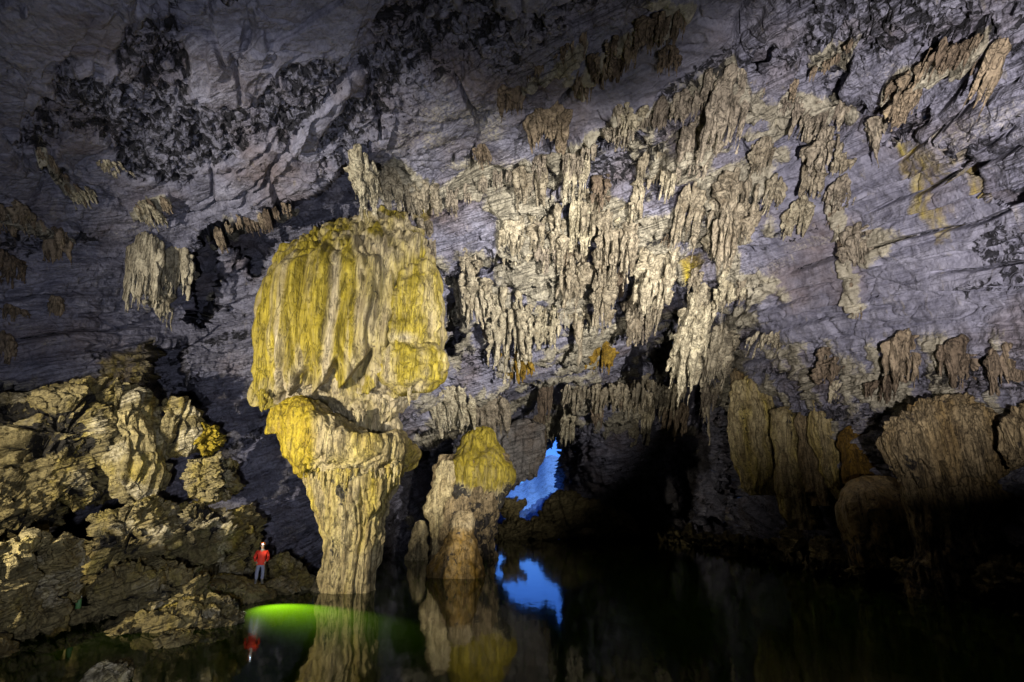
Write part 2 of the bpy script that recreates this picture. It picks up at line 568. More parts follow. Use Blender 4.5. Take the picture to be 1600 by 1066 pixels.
def build_shell():
    X, Y = np.meshgrid(GX, GY)
    D = wall_depth(X, Y)
    jx = X + 0  # jittered picture coordinates for ragged edges, from world noise
    P0 = PD(X, Y, D)
    pw = P0.reshape(-1, 3)
    j1 = fbm(pw, .55, 3, 3).reshape(X.shape)
    j2 = fbm(pw, .55, 3, 77).reshape(X.shape)
    JX, JY = X + 16 * j1, Y + 16 * j2
    # recesses that run deep into the rock
    for poly, dd, soft in [
        ([(296, 372), (345, 352), (400, 338), (470, 306), (530, 268), (562, 244), (590, 262), (600, 300), (560, 345), (500, 360), (430, 395), (395, 440), (370, 395), (340, 380), (346, 470), (320, 520), (298, 500)], 6.5, 3),
        ([(238, 540), (285, 532), (290, 600), (330, 640), (250, 660), (235, 600)], 5, 4),
        ([(-20, 605), (30, 600), (40, 640), (0, 660), (-30, 660)], 6, 4),
        ([(72, 800), (100, 775), (150, 770), (182, 790), (170, 840), (140, 870), (170, 930), (150, 975), (95, 960), (70, 900)], 9, 5),
        ([(1005, 560), (1060, 520), (1130, 590), (1145, 690), (1140, 830), (1060, 820), (1040, 720), (1030, 650)], 14, 8),
        ([(1150, 620), (1135, 560), (1120, 560)], 4, 6),
        ([(1183, 70), (1198, 72), (1206, 140), (1192, 150), (1180, 110)], 1.6, 2.5),
        ([(1440, 165), (1462, 185), (1510, 222), (1535, 262), (1560, 300), (1600, 306), (1600, 318), (1552, 315), (1525, 285), (1495, 235), (1450, 200)], 2.2, 2.5),
        ([(1285, 165), (1300, 120), (1312, 95), (1322, 100), (1310, 150), (1345, 168), (1325, 190)], 1.8, 3),
        ([(1390, 210), (1410, 150), (1420, 160), (1414, 205), (1398, 225)], 1.8, 2.5),
        ([(695, 425), (760, 405), (830, 380), (840, 392), (760, 430), (700, 445)], 1.5, 5),
        ([(690, 470), (720, 470), (730, 520), (700, 580), (688, 560)], 3.0, 6),
    ]:
        D = D + dd * region(poly, JX, JY, soft)
    # floor
    r = ray(X, Y)
    zd = np.minimum(r[..., 2], -1e-3)
    t = -CAM_Z / zd
    for _ in range(5):
        zf = floor_z(r[..., 0] * t, r[..., 1] * t)
        t = .5 * t + .5 * (zf - CAM_Z) / zd
    fl = (r[..., 2] < -1e-3) & (t < D)
    D = np.where(fl, t, D)
    P0 = PD(X, Y, D)
    N = grid_normals(P0)
    N *= np.sign((N * (CAM - P0)).sum(-1, keepdims=True))
    pw, nw = P0.reshape(-1, 3), N.reshape(-1, 3)
    x, y, jx, jy = X.ravel(), Y.ravel(), JX.ravel(), JY.ravel()
    infr = ((x > -170) & (x < 1770) & (y > -130) & (y < 1200))
    q = bed_coords(pw)
    # regions of character
    upleft = region([(-200, -200), (1000, -200), (960, -20), (700, 110), (560, 225), (470, 290), (300, 330), (-200, 290)], X, Y, 60).ravel()
    upright = region([(1150, -100), (1700, -100), (1700, 260), (1540, 240), (1440, 190), (1330, 110), (1180, 90)], X, Y, 40).ravel()
    smooth = np.maximum(region([(1180, 260), (1400, 190), (1640, 330), (1640, 540), (1160, 560), (1200, 440)], X, Y, 50).ravel(),
                        region([(850, 130), (1090, -40), (1160, 90), (1000, 210), (900, 190)], X, Y, 25).ravel())
    pale = region([(585, 225), (700, 130), (790, 110), (800, 220), (740, 270), (610, 260)], X, Y, 25).ravel()
    leftw = region([(-100, 380), (380, 390), (390, 640), (-100, 640)], X, Y, 40).ravel()
    rug = np.clip(1 - .75 * smooth - .6 * upleft - .25 * leftw, .12, 1)
    h = .75 * fbm(pw, .11, 3, 1) * (1 - .4 * smooth)
    h += rug * .45 * ledges(q, .8, .16, 2, .10)
    h += .20 * ledges(q, .28, .35, 12, .12) * np.clip(rug + .15, 0, 1)
    h += .06 * ledges(q, .09, .8, 22, .2) * rug
    f1, f2, c = voronoi(q, (.22, .22, .5), 4)
    cr = 1 - sstep(0, .06, f2 - f1)
    h += rug * (.55 * (c - .5)) - (.15 + .35 * rug) * cr * sstep(-.2, .3, noise(pw, .2, 61))
    # lens-shaped beds peeled from the ceiling: stepped plateaus
    pl = fbm(q, (.075, .26, .12), 4, 91) * 4.6 + 20
    pi = np.floor(pl)
    h += upleft * .32 * (pi + sstep(0, .10, pl - pi) - 20) + upright * .30 * (pi + sstep(0, .10, pl - pi) - 20)
    # corroded, darker pitted patches
    core = region([(190, 95), (330, 70), (520, 60), (570, 215), (420, 255), (260, 245), (140, 190)], X, Y, 40).ravel()
    pitm = sstep(-.06, .07, fbm(q, (.12, .30, .2), 4, 33) + .09 * core) * np.clip(upleft + .8 * upright + .12, 0, 1)
    pit = .45 * billow(pw, .8, 3, 44) + .55 * billow(pw, 1.9, 2, 45)
    h -= pitm * (.12 + .5 * (1 - sstep(.05, .42, pit)))
    h += .16 * fbm(pw, 1.3, 3, 8) * (.5 + .5 * rug)
    ch = billow(q, (.7, .7, 2.0), 3, 95)
    h += (.10 + .28 * rug) * (ch - .25)
    h -= (.12 + .3 * rug) * (1 - sstep(0, .10, np.abs(noise(q, (.45, .45, 1.1), 97)))) * sstep(-.1, .3, noise(pw, .3, 98))
    # long bedding joints, open here and there
    tj = q[:, 2] / 1.7 + .5 * noise(q, (.06, .06, .22), 111) + .12 * noise(q, (.4, .4, .5), 112)
    jn = 1 - sstep(0, .055, np.abs(tj - np.round(tj)))
    jm = sstep(-.05, .25, noise(q, (.10, .10, .45), 113)) * (1 - .6 * upleft)
    h -= 1.0 * jn * jm
    step = np.round(tj) - tj
    h += (.25 + .4 * jm) * step * (1 - .6 * upleft)
    # calcite
    cz = region([(560, 255), (690, 275), (830, 240), (950, 185), (1100, 120), (1330, 160), (1350, 290), (1270, 340), (1280, 450), (1160, 520), (1170, 640), (1020, 690), (870, 690), (760, 700), (640, 690), (650, 600), (700, 480)], X, Y, 30).ravel()
    strips = np.zeros(len(x))
    for line, w in STRIPS:
        d = seg_dist(line, jx, jy - 8)
        strips = np.maximum(strips, 1 - sstep(w * .55, w * 1.25, d))
    cal = cz * sstep(-.12, .25, fbm(pw, .16, 3, 55) + .22 * noise(pw, (1.1, 1.1, .3), 56)) + strips
    lowc = region([(1160, 530), (1640, 510), (1640, 680), (1400, 660), (1200, 650)], X, Y, 25).ravel()
    cal = np.maximum(cal, .75 * lowc * sstep(-.2, .3, fbm(pw, (.5, .5, .2), 3, 57)))
    cal = np.maximum(cal, .42 * pale * sstep(-.3, .2, fbm(pw, .35, 3, 58)))
    cal = np.maximum(cal, .7 * sstep(.32, .5, fbm(pw, .3, 3, 59)) * (1 - upleft))
    cal = np.clip(cal, 0, 1)
    h += cal * (1 - pale) * (.15 + .65 * flutes(pw, .8, 70) + .35 * popcorn(pw, 1.4, 71))
    # far wall and floor
    far = sstep(55, 75, D.ravel())
    h += far * 1.4 * (1.0 * fbm(pw, .18, 3, 81) + .9 * flutes(pw, .35, 82))
    h = np.where(infr, h, .5 * h)
    flr = fl.ravel()
    h = np.where(flr & (pw[:, 0] > -12) & (pw[:, 0] < 17), np.clip(h * .4, -.3, .25), h)
    V = pw + nw * h[:, None]
    # masks
    yl = np.zeros(len(x))
    for poly, s, a in [([(1400, 225), (1420, 225), (1445, 300), (1485, 378), (1470, 380), (1432, 320)], 7, .52),
                       ([(1415, 235), (1470, 215), (1520, 250), (1470, 275), (1445, 290), (1425, 270)], 16, .42),
                       ([(1430, 250), (1440, 250), (1490, 370), (1478, 372)], 5, .5),
                       ([(1510, 265), (1525, 262), (1550, 320), (1535, 320)], 5, .6),
                       ([(1060, 408), (1100, 395), (1095, 430), (1068, 435)], 6, .8),
                       ([(650, 300), (690, 290), (660, 350), (640, 345)], 5, .6),
                       ([(155, 565), (240, 530), (245, 600), (150, 605)], 8, .55),
                       ([(90, 600), (200, 585), (300, 640), (100, 640)], 12, .4)]:
        yl = np.maximum(yl, a * region(poly, JX, JY, s).ravel())
    dk = pitm * .40 + pitm * .22 * sstep(.3, .15, pit)
    wst = sstep(.10, .34, fbm(q, (.07, .18, .55), 4, 36)) * (1 - upleft)
    dk = np.maximum(dk, .46 * wst)
    dk = np.maximum(dk, .55 * jn * jm)
    relief = np.clip(np.maximum(rug, .9 * pitm), .0, 1) * (1 - .45 * pale)
    relief = np.where(infr, relief, 1)
    dk = np.maximum(dk, np.where(fl.ravel(), .30, 0))  # floor darkened in colour to stand in for its shade
    yl = np.maximum(yl, np.where(fl.ravel(), .1, 0))
    cal = np.maximum(cal, .36 * sstep(.1, .35, fbm(q, (.08, .2, .4), 4, 37)) * (1 - upleft) * infr)
    masks = np.stack([cal, yl, np.clip(dk, 0, 1), relief], 1)
    # open the way out
    nr, nc = X.shape
    Fc = grid_faces(nr, nc)
    hole = inside(PORTAL, X + 1.2 * j1, Y + 1.2 * j2).ravel()
    keep = ~hole[Fc].any(1)
    Fk = Fc[keep]
    on_floor = fl.ravel()[Fk].all(1)
    o = make_obj("cave_wall", V, Fk, M_WALL, masks=masks)
    tag(o, kind="structure")
    o.data.materials.append(M_BANK)
    o.data.polygons.foreach_set("material_index", on_floor.astype(np.int32))
    return o


def build_rear():
    """the part of the cave behind the camera"""
    th = np.linspace(math.radians(56), math.pi, 110)[:, None]      # angle from the optical axis
    ph = np.linspace(0, 2 * math.pi, 200, endpoint=False)[None, :]
    dx, dy, dz = np.sin(th) * np.cos(ph), np.cos(th) + 0 * ph, np.sin(th) * np.sin(ph)
    d = np.stack([dx, dy * CT - dz * ST, dy * ST + dz * CT], -1)
    e = 1e-3
    t = np.stack([np.where(d[..., 0] > 0, 22 / np.maximum(d[..., 0], e), 26 / np.maximum(-d[..., 0], e)) + 3.0,
                  np.where(d[..., 2] > 0, 21 / np.maximum(d[..., 2], e), 6 / np.maximum(-d[..., 2], e)),
                  np.where(d[..., 1] > 0, 90 / np.maximum(d[..., 1], e), 24 / np.maximum(-d[..., 1], e))])
    t = (np.minimum(t, 300) ** -6.0).sum(0) ** (-1 / 6.0)
    V = (CAM + d * t[..., None]).reshape(-1, 3)
    V = V - d.reshape(-1, 3) * (1.0 * fbm(V, .15, 4, 5) + .5)[:, None]
    o = make_obj("cave_wall", V, grid_faces(110, 200, True), M_WALL)
    tag(o, kind="structure")


# dripstone-bearing ledges in the wall, picture coordinates (line, half width)
STRIPS = [
    ([(1072, 12), (1000, 42), (945, 78), (905, 128)], 14),
    ([(600, 268), (690, 296), (760, 280), (830, 255), (900, 218), (960, 190), (1000, 165)], 17),
    ([(960, 170), (1000, 165), (1060, 152), (1105, 120), (1150, 105), (1180, 140)], 14),
    ([(1190, 142), (1260, 152), (1330, 172)], 14),
    ([(1395, 125), (1440, 110), (1500, 82), (1535, 55)], 12),
    ([(1030, 250), (1080, 215), (1110, 190)], 14),
    ([(900, 300), (980, 320), (1040, 400)], 24),
    ([(1120, 300), (1140, 420), (1190, 440)], 22),
    ([(1305, 290), (1330, 420), (1342, 475)], 12),
    ([(715, 440), (790, 470), (850, 500)], 18),
    ([(800, 330), (860, 350), (930, 340)], 18),
    ([(820, 120), (850, 95), (910, 55)], 9),
    ([(210, 330), (260, 310)], 10),
    ([(330, 360), (380, 340), (460, 320)], 9),
    ([(0, 330), (60, 350), (110, 370)], 9),
    ([(60, 230), (100, 280), (130, 310)], 7),
    ([(1340, 60), (1300, 95), (1270, 110)], 7),
]

build_shell()
build_rear()


# ------------------------------------------------------------------ builders for bodies of stone
def smooth_rows(rows, n):
    r = np.array(rows, float)
    t = np.linspace(r[0, 0], r[-1, 0], n)
    out = [t]
    for k in range(1, r.shape[1]):
        v = np.interp(t, r[:, 0], r[:, k])
        w = max(1, n // (len(r) * 3))
        ker = np.hanning(2 * w + 3)[1:-1]; ker /= ker.sum()
        v = np.convolve(np.pad(v, w, mode='edge'), ker, 'valid')
        out.append(v)
    return out


def lobe(name, rows, Y0, ratio, mat, fl=(1.2, .25), pop=(2.0, .08), lump=(.4, .25), seed=0.0, parent=None, nth=260, nz=180,
         hang=None, maskfn=None, flat=2.3, loc=None, groove=None, maxd=None, crown=.3):
    """body of flowstone: outline rows (py, left, right) on the upright plane Y0, closed and round in plan"""
    py, L, R = smooth_rows(rows, nz)
    mid, half = (L + R) / 2, np.maximum((R - L) / 2, .6)
    c = PY(mid, py, np.full(nz, Y0))
    e = PY(mid + half, py, np.full(nz, Y0))
    rx = e[:, 0] - c[:, 0]
    ry = rx * ratio
    tv = np.clip(np.linspace(0, 1, nz) / crown, 0, 1)
    ry = ry * np.sqrt(np.clip(1 - (1 - tv) ** 2, .02, 1))
    if maxd: ry = np.minimum(ry, maxd)
    th = np.linspace(-math.pi, math.pi, nth, endpoint=False)
    ct, st = np.cos(th), np.sin(th)
    ex = 2.0 / flat
    ux, uy = np.sign(ct) * np.abs(ct) ** ex, np.sign(st) * np.abs(st) ** ex
    V = np.zeros((nz, nth, 3))
    V[..., 0] = c[:, None, 0] + rx[:, None] * ux
    V[..., 1] = c[:, None, 1] + ry[:, None] * uy
    V[..., 2] = c[:, None, 2]
    N = grid_normals(V, True)
    out = np.stack([ux, uy, 0 * ux], -1)[None]
    N *= np.sign((N * out).sum(-1, keepdims=True) + 1e-6)
    p, n = V.reshape(-1, 3), N.reshape(-1, 3)
    h = lump[1] * fbm(p, lump[0], 3, seed)
    if fl: h = h + fl[1] * (flutes(p, fl[0], seed + 3) - .35)
    if pop: h = h + pop[1] * popcorn(p, pop[0], seed + 6)
    if groove is not None: h = h + groove(p, seed)
    v = np.repeat(np.linspace(0, 1, nz), nth)
    if hang:       # strands that end at different heights
        amt, lo, freq = hang
        T = np.tile(th, nz)
        Ls = lo + (1 - lo) * (.5 + .9 * noise(np.stack([np.cos(T) * freq, np.sin(T) * freq, 0 * T + seed], 1), 1.0, seed + 9))
        h = h - amt * sstep(0, .06, v - Ls)
    hr = np.minimum(np.repeat(rx, nth), np.repeat(ry, nth))
    h = np.clip(h, -.75 * hr, None)
    p2 = p + n * h[:, None]
    ends = np.stack([p2[:nth].mean(0), p2[-nth:].mean(0)])
    F = grid_faces(nz, nth, True)
    k = np.arange(nth); k2 = (k + 1) % nth
    i0, i1 = nz * nth, nz * nth + 1
    caps = np.concatenate([np.stack([k2, k, 0 * k + i0, 0 * k + i0], 1), np.stack([(nz - 1) * nth + k, (nz - 1) * nth + k2, 0 * k + i1, 0 * k + i1], 1)])
    V2 = np.concatenate([p2, ends])
    masks = None
    if maskfn:
        d = p - CAM
        cy = d[:, 1] * CT + d[:, 2] * ST
        ppx = 800 + F_PX * d[:, 0] / cy
        ppy = 533 - F_PX * (d[:, 2] * CT - d[:, 1] * ST) / cy
        mk = maskfn(p, ppx, ppy, v, h)
        masks = np.concatenate([mk, mk[:1], mk[-1:]])
    F = np.concatenate([F, caps])
    return make_tri_quad(name, V2, F, mat, parent, masks, loc)


def make_tri_quad(name, V, F, mat, parent, masks, loc):
    tri = F[:, 2] == F[:, 3]
    f3 = F[tri][:, :3]
    f4 = F[~tri]
    f = np.concatenate([np.concatenate([f4[:, [0, 1, 2]], f4[:, [0, 2, 3]]]), f3])
    return make_obj(name, V, f, mat, parent, masks, loc)


def blob(name, poly, Y0, thick, mat, amp=.5, size=.6, seed=0.0, parent=None, nu=220, nv=150, lean=0.0, disp=None, maskfn=None, loc=None, power=.75):
    """boulder or buttress: outline points in the picture on the upright plane Y0, bulging by its own thickness"""
    poly = np.array(poly, float)
    W = PY(poly[:, 0], poly[:, 1], np.full(len(poly), Y0))[:, [0, 2]]
    c = (W.min(0) + W.max(0)) / 2 * .3 + W.mean(0) * .7
    ph = np.linspace(0, 2 * math.pi, nu, endpoint=False)
    d = np.stack([np.cos(ph), np.sin(ph)], 1)
    rho = np.zeros(nu)
    for k in range(len(W)):
        a, b = W[k] - c, W[(k + 1) % len(W)] - c
        e = b - a
        den = d[:, 0] * e[1] - d[:, 1] * e[0]
        den = np.where(np.abs(den) < 1e-9, 1e-9, den)
        t = (a[0] * e[1] - a[1] * e[0]) / den
        u = (a[0] * d[:, 1] - a[1] * d[:, 0]) / den
        rho = np.where((t > 0) & (u >= -1e-6) & (u <= 1 + 1e-6), np.maximum(rho, t), rho)
    rho = np.maximum(rho, .05)
    ps = np.linspace(0.02, math.pi - .02, nv)
    s, cc = np.sin(ps) ** power, np.cos(ps)
    V = np.zeros((nv, nu, 3))
    V[..., 0] = c[0] + s[:, None] * rho * d[:, 0]
    V[..., 2] = c[1] + s[:, None] * rho * d[:, 1]
    V[..., 1] = Y0 - thick * cc[:, None] + lean * (V[..., 2] - c[1])
    N = grid_normals(V, True)
    out = V - np.array([c[0], Y0, c[1]])
    N *= np.sign((N * out).sum(-1, keepdims=True) + 1e-9)
    p, n = V.reshape(-1, 3), N.reshape(-1, 3)
    h = rock_disp(p, amp, seed, size) if disp is None else disp(p)
    rr = np.tile(rho, nv)
    h = np.clip(h, -.6 * rr, .6 * rr)
    p2 = p + n * h[:, None]
    ends = np.stack([p2[:nu].mean(0), p2[-nu:].mean(0)])
    F = grid_faces(nv, nu, True)
    k = np.arange(nu); k2 = (k + 1) % nu
    i0, i1 = nv * nu, nv * nu + 1
    caps = np.concatenate([np.stack([k2, k, 0 * k + i0, 0 * k + i0], 1), np.stack([(nv - 1) * nu + k, (nv - 1) * nu + k2, 0 * k + i1, 0 * k + i1], 1)])
    masks = None
    if maskfn:
        mk = maskfn(p, h)
        masks = np.concatenate([mk, mk[:1], mk[-1:]])
    return make_tri_quad(name, np.concatenate([p2, ends]), np.concatenate([F, caps]), mat, parent, masks, loc)


def drip(kind, w, h, d, seed):
    """dripstone hanging from z=0, many grown-together strands: vertices and triangles in metres"""
    r = np.random.default_rng(seed)
    n = 1 if kind == 'spike' else int(np.clip({'cluster': 22, 'fringe': 26, 'cap': 26, 'drape': 20}[kind] * (.6 + .22 * w * max(1, .6 * h)), 18, 84))
    if kind == 'spike': n = 7
    so = seed * 3.7 % 97
    base_r = .62 * math.sqrt(w * h / n) if kind != 'drape' else .95 * w / math.sqrt(n) * .55
    base_r = 1.12 * min(base_r, .22 * w, .16 * h + .05)
    m, kz = 11, 24
    t2 = np.linspace(-math.pi, math.pi, m, endpoint=False)
    vv = np.linspace(0, 1, kz)
    Vs, Rs, Fs = [], [], []
    f = grid_faces(kz, m, True)
    f = np.concatenate([f[:, [0, 1, 2]], f[:, [0, 2, 3]]])
    for k in range(n):
        x = r.uniform(-.5, .5)
        yb = r.uniform(-.5, .5)
        cen = 1 - abs(2 * x) ** 1.6
        if kind == 'cluster':
            z0 = r.uniform(-.48, .06) - .10 * (1 - cen) - .25 * max(0, yb)
            ln = r.uniform(.22, .62) * (.45 + .75 * cen)
            rr, flare = r.uniform(.45, 1.05), 1.0
            if r.random() < .22: rr, ln = r.uniform(1.3, 1.9), r.uniform(.14, .3)
            if k < 5: x, z0, ln, rr = x * .6, r.uniform(-.5, -.3), r.uniform(.4, .52), r.uniform(.45, .7)
        elif kind == 'fringe':
            z0 = r.uniform(-.25, .05)
            ln = r.uniform(.25, .8)
            rr, flare = r.uniform(.5, 1.0), 1.0
        elif kind == 'drape':
            z0 = .06 - .28 * abs(2 * x) ** 1.8 * r.uniform(.6, 1.2) - (.3 * r.random() if r.random() < .35 else 0)
            ln = r.uniform(.62, .98) + z0 * .6
            rr, flare = r.uniform(.55, 1.15), r.uniform(.9, 1.08)
        elif kind == 'cap':
            z0 = .05 - .30 * abs(2 * x) ** 1.6
            ln = r.uniform(.45, .95) * (.55 + .5 * cen)
            rr, flare = r.uniform(.6, 1.1), 1.15
        else:
            x, yb = (0, 0) if k == 0 else (r.uniform(-.4, .4), r.uniform(-.4, .4))
            z0 = .05 if k == 0 else r.uniform(-.2, .08)
            ln = 1.04 if k == 0 else r.uniform(.2, .6)
            rr, flare = (1.35 if k == 0 else .75), 1.0
        r0 = base_r * rr
        ln = max(ln * h, 1.5 * r0)
        rad = r0 * np.minimum(1, (vv / r.uniform(.12, .3)) ** .5) * (np.clip(1 - vv, 0, 1) ** r.uniform(.65, 1.25)) + .006
        rad = rad * (1 + .16 * np.sin(vv * r.uniform(8, 22) + r.uniform(0, 6)))
        sx = x * w * (.82 if kind != 'fringe' else 1.0)
        px = sx * (1 - (1 - np.sqrt(vv)) * (flare - .9)) + (vv ** 2) * r.uniform(-.03, .03) * h + .05 * r0 * np.cumsum(r.normal(size=kz)) * .5
        py = yb * d + (vv ** 2) * r.uniform(-.02, .02) * h
        T = np.zeros((kz, m, 3)); R = np.zeros((kz, m, 3))
        R[..., 0] = np.cos(t2); R[..., 1] = np.sin(t2)
        T[..., 0] = px[:, None] + rad[:, None] * np.cos(t2) * (1.25 if kind == 'drape' else 1.0)
        T[..., 1] = np.broadcast_to(py, (kz,))[:, None] + rad[:, None] * np.sin(t2)
        T[..., 2] = z0 * h - vv[:, None] * ln
        Vs.append(T.reshape(-1, 3)); Rs.append(R.reshape(-1, 3)); Fs.append(f + k * m * kz)
    V, R, F = np.concatenate(Vs), np.concatenate(Rs), np.concatenate(Fs)
    kq = .55 / max(.12, base_r)
    hh = base_r * (.55 * (flutes(V, 1.1 * kq, so) - .35) + .5 * fbm(V, (.8 * kq, .8 * kq, .4 * kq), 2, so + 4) + .5 * (popcorn(V, (1.6 * kq, 1.6 * kq, 1.0 * kq), so + 8) - .3))
    V = V + R * hh[:, None]
    V[:, 0] += .25 * base_r * noise(V, .9 * kq, so + 20)
    V[:, 2] += .35 * base_r * noise(V, .9 * kq, so + 30)
    return V, F


CLING = {'cluster': .40, 'fringe': .6, 'spike': .1, 'cap': .6, 'drape': .62}


def wall_slope(px, py, hpx):
    """how far the rock face runs back per metre of fall"""
    t = PD(px, py, wall_depth(px, py)); b_ = PD(px, py + hpx, wall_depth(px, py + hpx))
    return float(np.clip((b_[1] - t[1]) / max(.1, t[2] - b_[2]), -.3, 2.2))


def hang_drip(kind, px, py, wpx, hpx, label, mat=None, name="stalactite", cat="stalactite", group="dripstone hanging from the cave roof", dr=.55, fwd=.25, D=None, seed=None, yaw=0.0, cling=None):
    Dw = float(wall_depth(px, py)) - fwd
    top = PD(px, py, np.array(Dw))
    k = wall_slope(px, py, hpx) * (CLING[kind] if cling is None else cling)
    h = .5
    for _ in range(6):      # height whose foot, drawn back with the rock, lands at the wanted picture height
        foot = PY(px, py + hpx, np.array(top[1] + k * h))
        h = .5 * h + .5 * max(.15, top[2] - foot[2])
    w = wpx * Dw / F_PX
    V, F = drip(kind, w, h, max(w * dr, .12), seed if seed is not None else int(px * 7 + py * 13))
    V[:, 1] += k * np.maximum(0, -V[:, 2])
    o = make_obj(name, V, F, mat or M_DRIP)
    o.location = top
    tag(o, label, cat, group)
    return o



# ------------------------------------------------------------------ lake
def build_water():
    m, nt, pr = nodes_of("lake water")
    b = NB_(nt)
    geo = b.n("ShaderNodeNewGeometry")
    pr.inputs["Base Color"].default_value = (.0095, .022, .0003, 1)
    pr.inputs["Roughness"].default_value = .05
    pr.inputs["Specular IOR Level"].default_value = .5
    pr.inputs["IOR"].default_value = 1.135
    mp = b.n("ShaderNodeMapping"); b.l(geo.outputs["Position"], mp.inputs[0]); mp.inputs["Scale"].default_value = (1.1, .35, 1)
    f = b.noise(mp.outputs[0], 1.3, 3, .55)
    bp = b.n("ShaderNodeBump"); bp.inputs["Strength"].default_value = .12; bp.inputs["Distance"].default_value = .05
    b.l(f, bp.inputs["Height"]); b.l(bp.outputs[0], pr.inputs["Normal"])
    x = np.linspace(-60, 60, 61); y = np.linspace(-40, 300, 101)
    X, Y = np.meshgrid(x, y)
    o = make_obj("water", np.stack([X, Y, 0 * X], -1), grid_faces(101, 61), m)
    tag(o, kind="structure")


build_water()

# ------------------------------------------------------------------ flowstone and columns
def stack(*a): return np.stack(np.broadcast_arrays(*a), 1)


def band(x, c, w): return np.clip(1 - np.abs(x - c) / w, 0, 1)


def build_flowstone():
    Y0 = 28.6
    root = empty("flowstone_formation", PY(545, 640, np.array(Y0)))
    tag(root, "huge yellow and ivory flowstone drapery hanging above the goblet shaped pedestal", "flowstone")

    def mk(p, x, y, v, h):
        n = noise(p, (1.1, 1.1, .12), 3)
        n2 = noise(p, (2.6, 2.6, .2), 9)
        xs = x + 16 * noise(p, (.9, .9, .07), 4)
        yel = .36 + .60 * sstep(556, 540, xs) + .42 * sstep(600, 625, xs) * sstep(390, 420, y) - .14 * sstep(-.1, .4, noise(p, .45, 6))
        yel = yel - .45 * sstep(.18, .4, noise(p, (1.5, 1.5, .05), 7)) * (x < 545) + .5 * sstep(.2, .4, noise(p, (1.2, 1.2, .05), 8)) * (x > 545)
        yel = yel - 1.0 * band(x, 527 - (y - 380) * .09, 13) * sstep(358, 400, y)
        yel = yel - .8 * band(x, 441, 9) * sstep(500, 540, y)
        yel = yel - .8 * sstep(560, 600, y + 30 * n - .25 * np.abs(x - 400)) * (x < 560) * sstep(416, 440, x)
        yel = yel + .25 * n + .18 * n2
        return stack(1.0, np.clip(yel, 0, 1), .25 * ((x > 545) & (x < 600) & (y < 470)) * (n > 0))
    lobe("drapery", [(330, 586, 614), (340, 550, 630), (355, 508, 646), (380, 463, 664), (412, 432, 680), (450, 412, 687), (500, 402, 688), (560, 395, 682),
                     (598, 396, 650), (622, 398, 630), (636, 404, 600), (646, 430, 560)], Y0, .6, M_FLOW, fl=(1.0, .85), pop=(2.2, .03), lump=(.3, .45), flat=2.0, crown=.4, seed=2, parent=root,
         nth=520, nz=330, hang=(.9, .80, 6.0), maskfn=mk)

    def mk2(p, x, y, v, h):
        n = noise(p, (1.3, 1.3, .3), 5)
        return stack(1.0, np.clip(.76 + .7 * n - .9 * band(y, 527, 14) * band(x, 632, 26), 0, 1), 0.0)
    lobe("side_bulge", [(398, 622, 645), (412, 612, 668), (440, 604, 683), (480, 598, 690), (520, 600, 690), (540, 606, 688), (556, 620, 680)], Y0 - 1.4, .75, M_FLOW,
         fl=(1.3, .45), pop=(2.4, .12), lump=(.5, .8), seed=5, parent=root, nth=240, nz=170, maskfn=mk2, flat=2.0, crown=.55)
    lobe("mushroom_lump", [(534, 625, 665), (542, 600, 684), (556, 590, 692), (575, 590, 693), (590, 597, 690), (602, 612, 680), (612, 630, 660)], Y0 - 1.7, .7, M_FLOW,
         fl=(1.5, .2), pop=(1.9, .2), lump=(.7, .5), seed=8, parent=root, nth=220, nz=120, maskfn=mk2, flat=2.0, crown=.5)

    def mk3(p, x, y, v, h):
        return stack(1.0, np.clip(.12 + .75 * noise(p, (1.0, 1.0, .1), 15), 0, 1), 0.0)
    lobe("lower_fringe", [(585, 480, 678), (600, 486, 668), (620, 508, 648), (640, 525, 625), (665, 532, 612), (684, 538, 606), (694, 545, 604)], Y0 - .1, .55, M_FLOW,
         fl=(1.3, .6), pop=(2.0, .15), lump=(.5, .4), seed=11, parent=root, nth=340, nz=170, hang=(.8, .55, 5.0), maskfn=mk3)
    lobe("ivory_knob", [(655, 608, 618), (662, 601, 626), (674, 599, 628), (686, 602, 626), (692, 608, 620)], 28.4, .8, M_FLOW, fl=None, pop=(2.5, .12), seed=14, parent=root, nth=80, nz=50)
    # stalactite tips along the lower hem
    for x, y, w, hh in [(412, 612, 22, 32), (472, 568, 12, 34), (499, 572, 12, 40), (452, 575, 12, 26), (561, 640, 16, 38), (600, 625, 16, 38), (640, 595, 14, 40), (655, 590, 12, 30)]:
        top = PY(x, y, np.array(Y0 - 2.0)); bot = PY(x, y + hh, np.array(Y0 - 2.0))
        V, F = drip('spike', w * 27 / F_PX * 1.3, top[2] - bot[2], w * 27 / F_PX, int(x))
        yl = .9 if x < 510 else .25
        o = make_obj("hem_tip", V + top, F, M_FLOW, root, np.tile([[1, yl, 0]], (len(V), 1)))


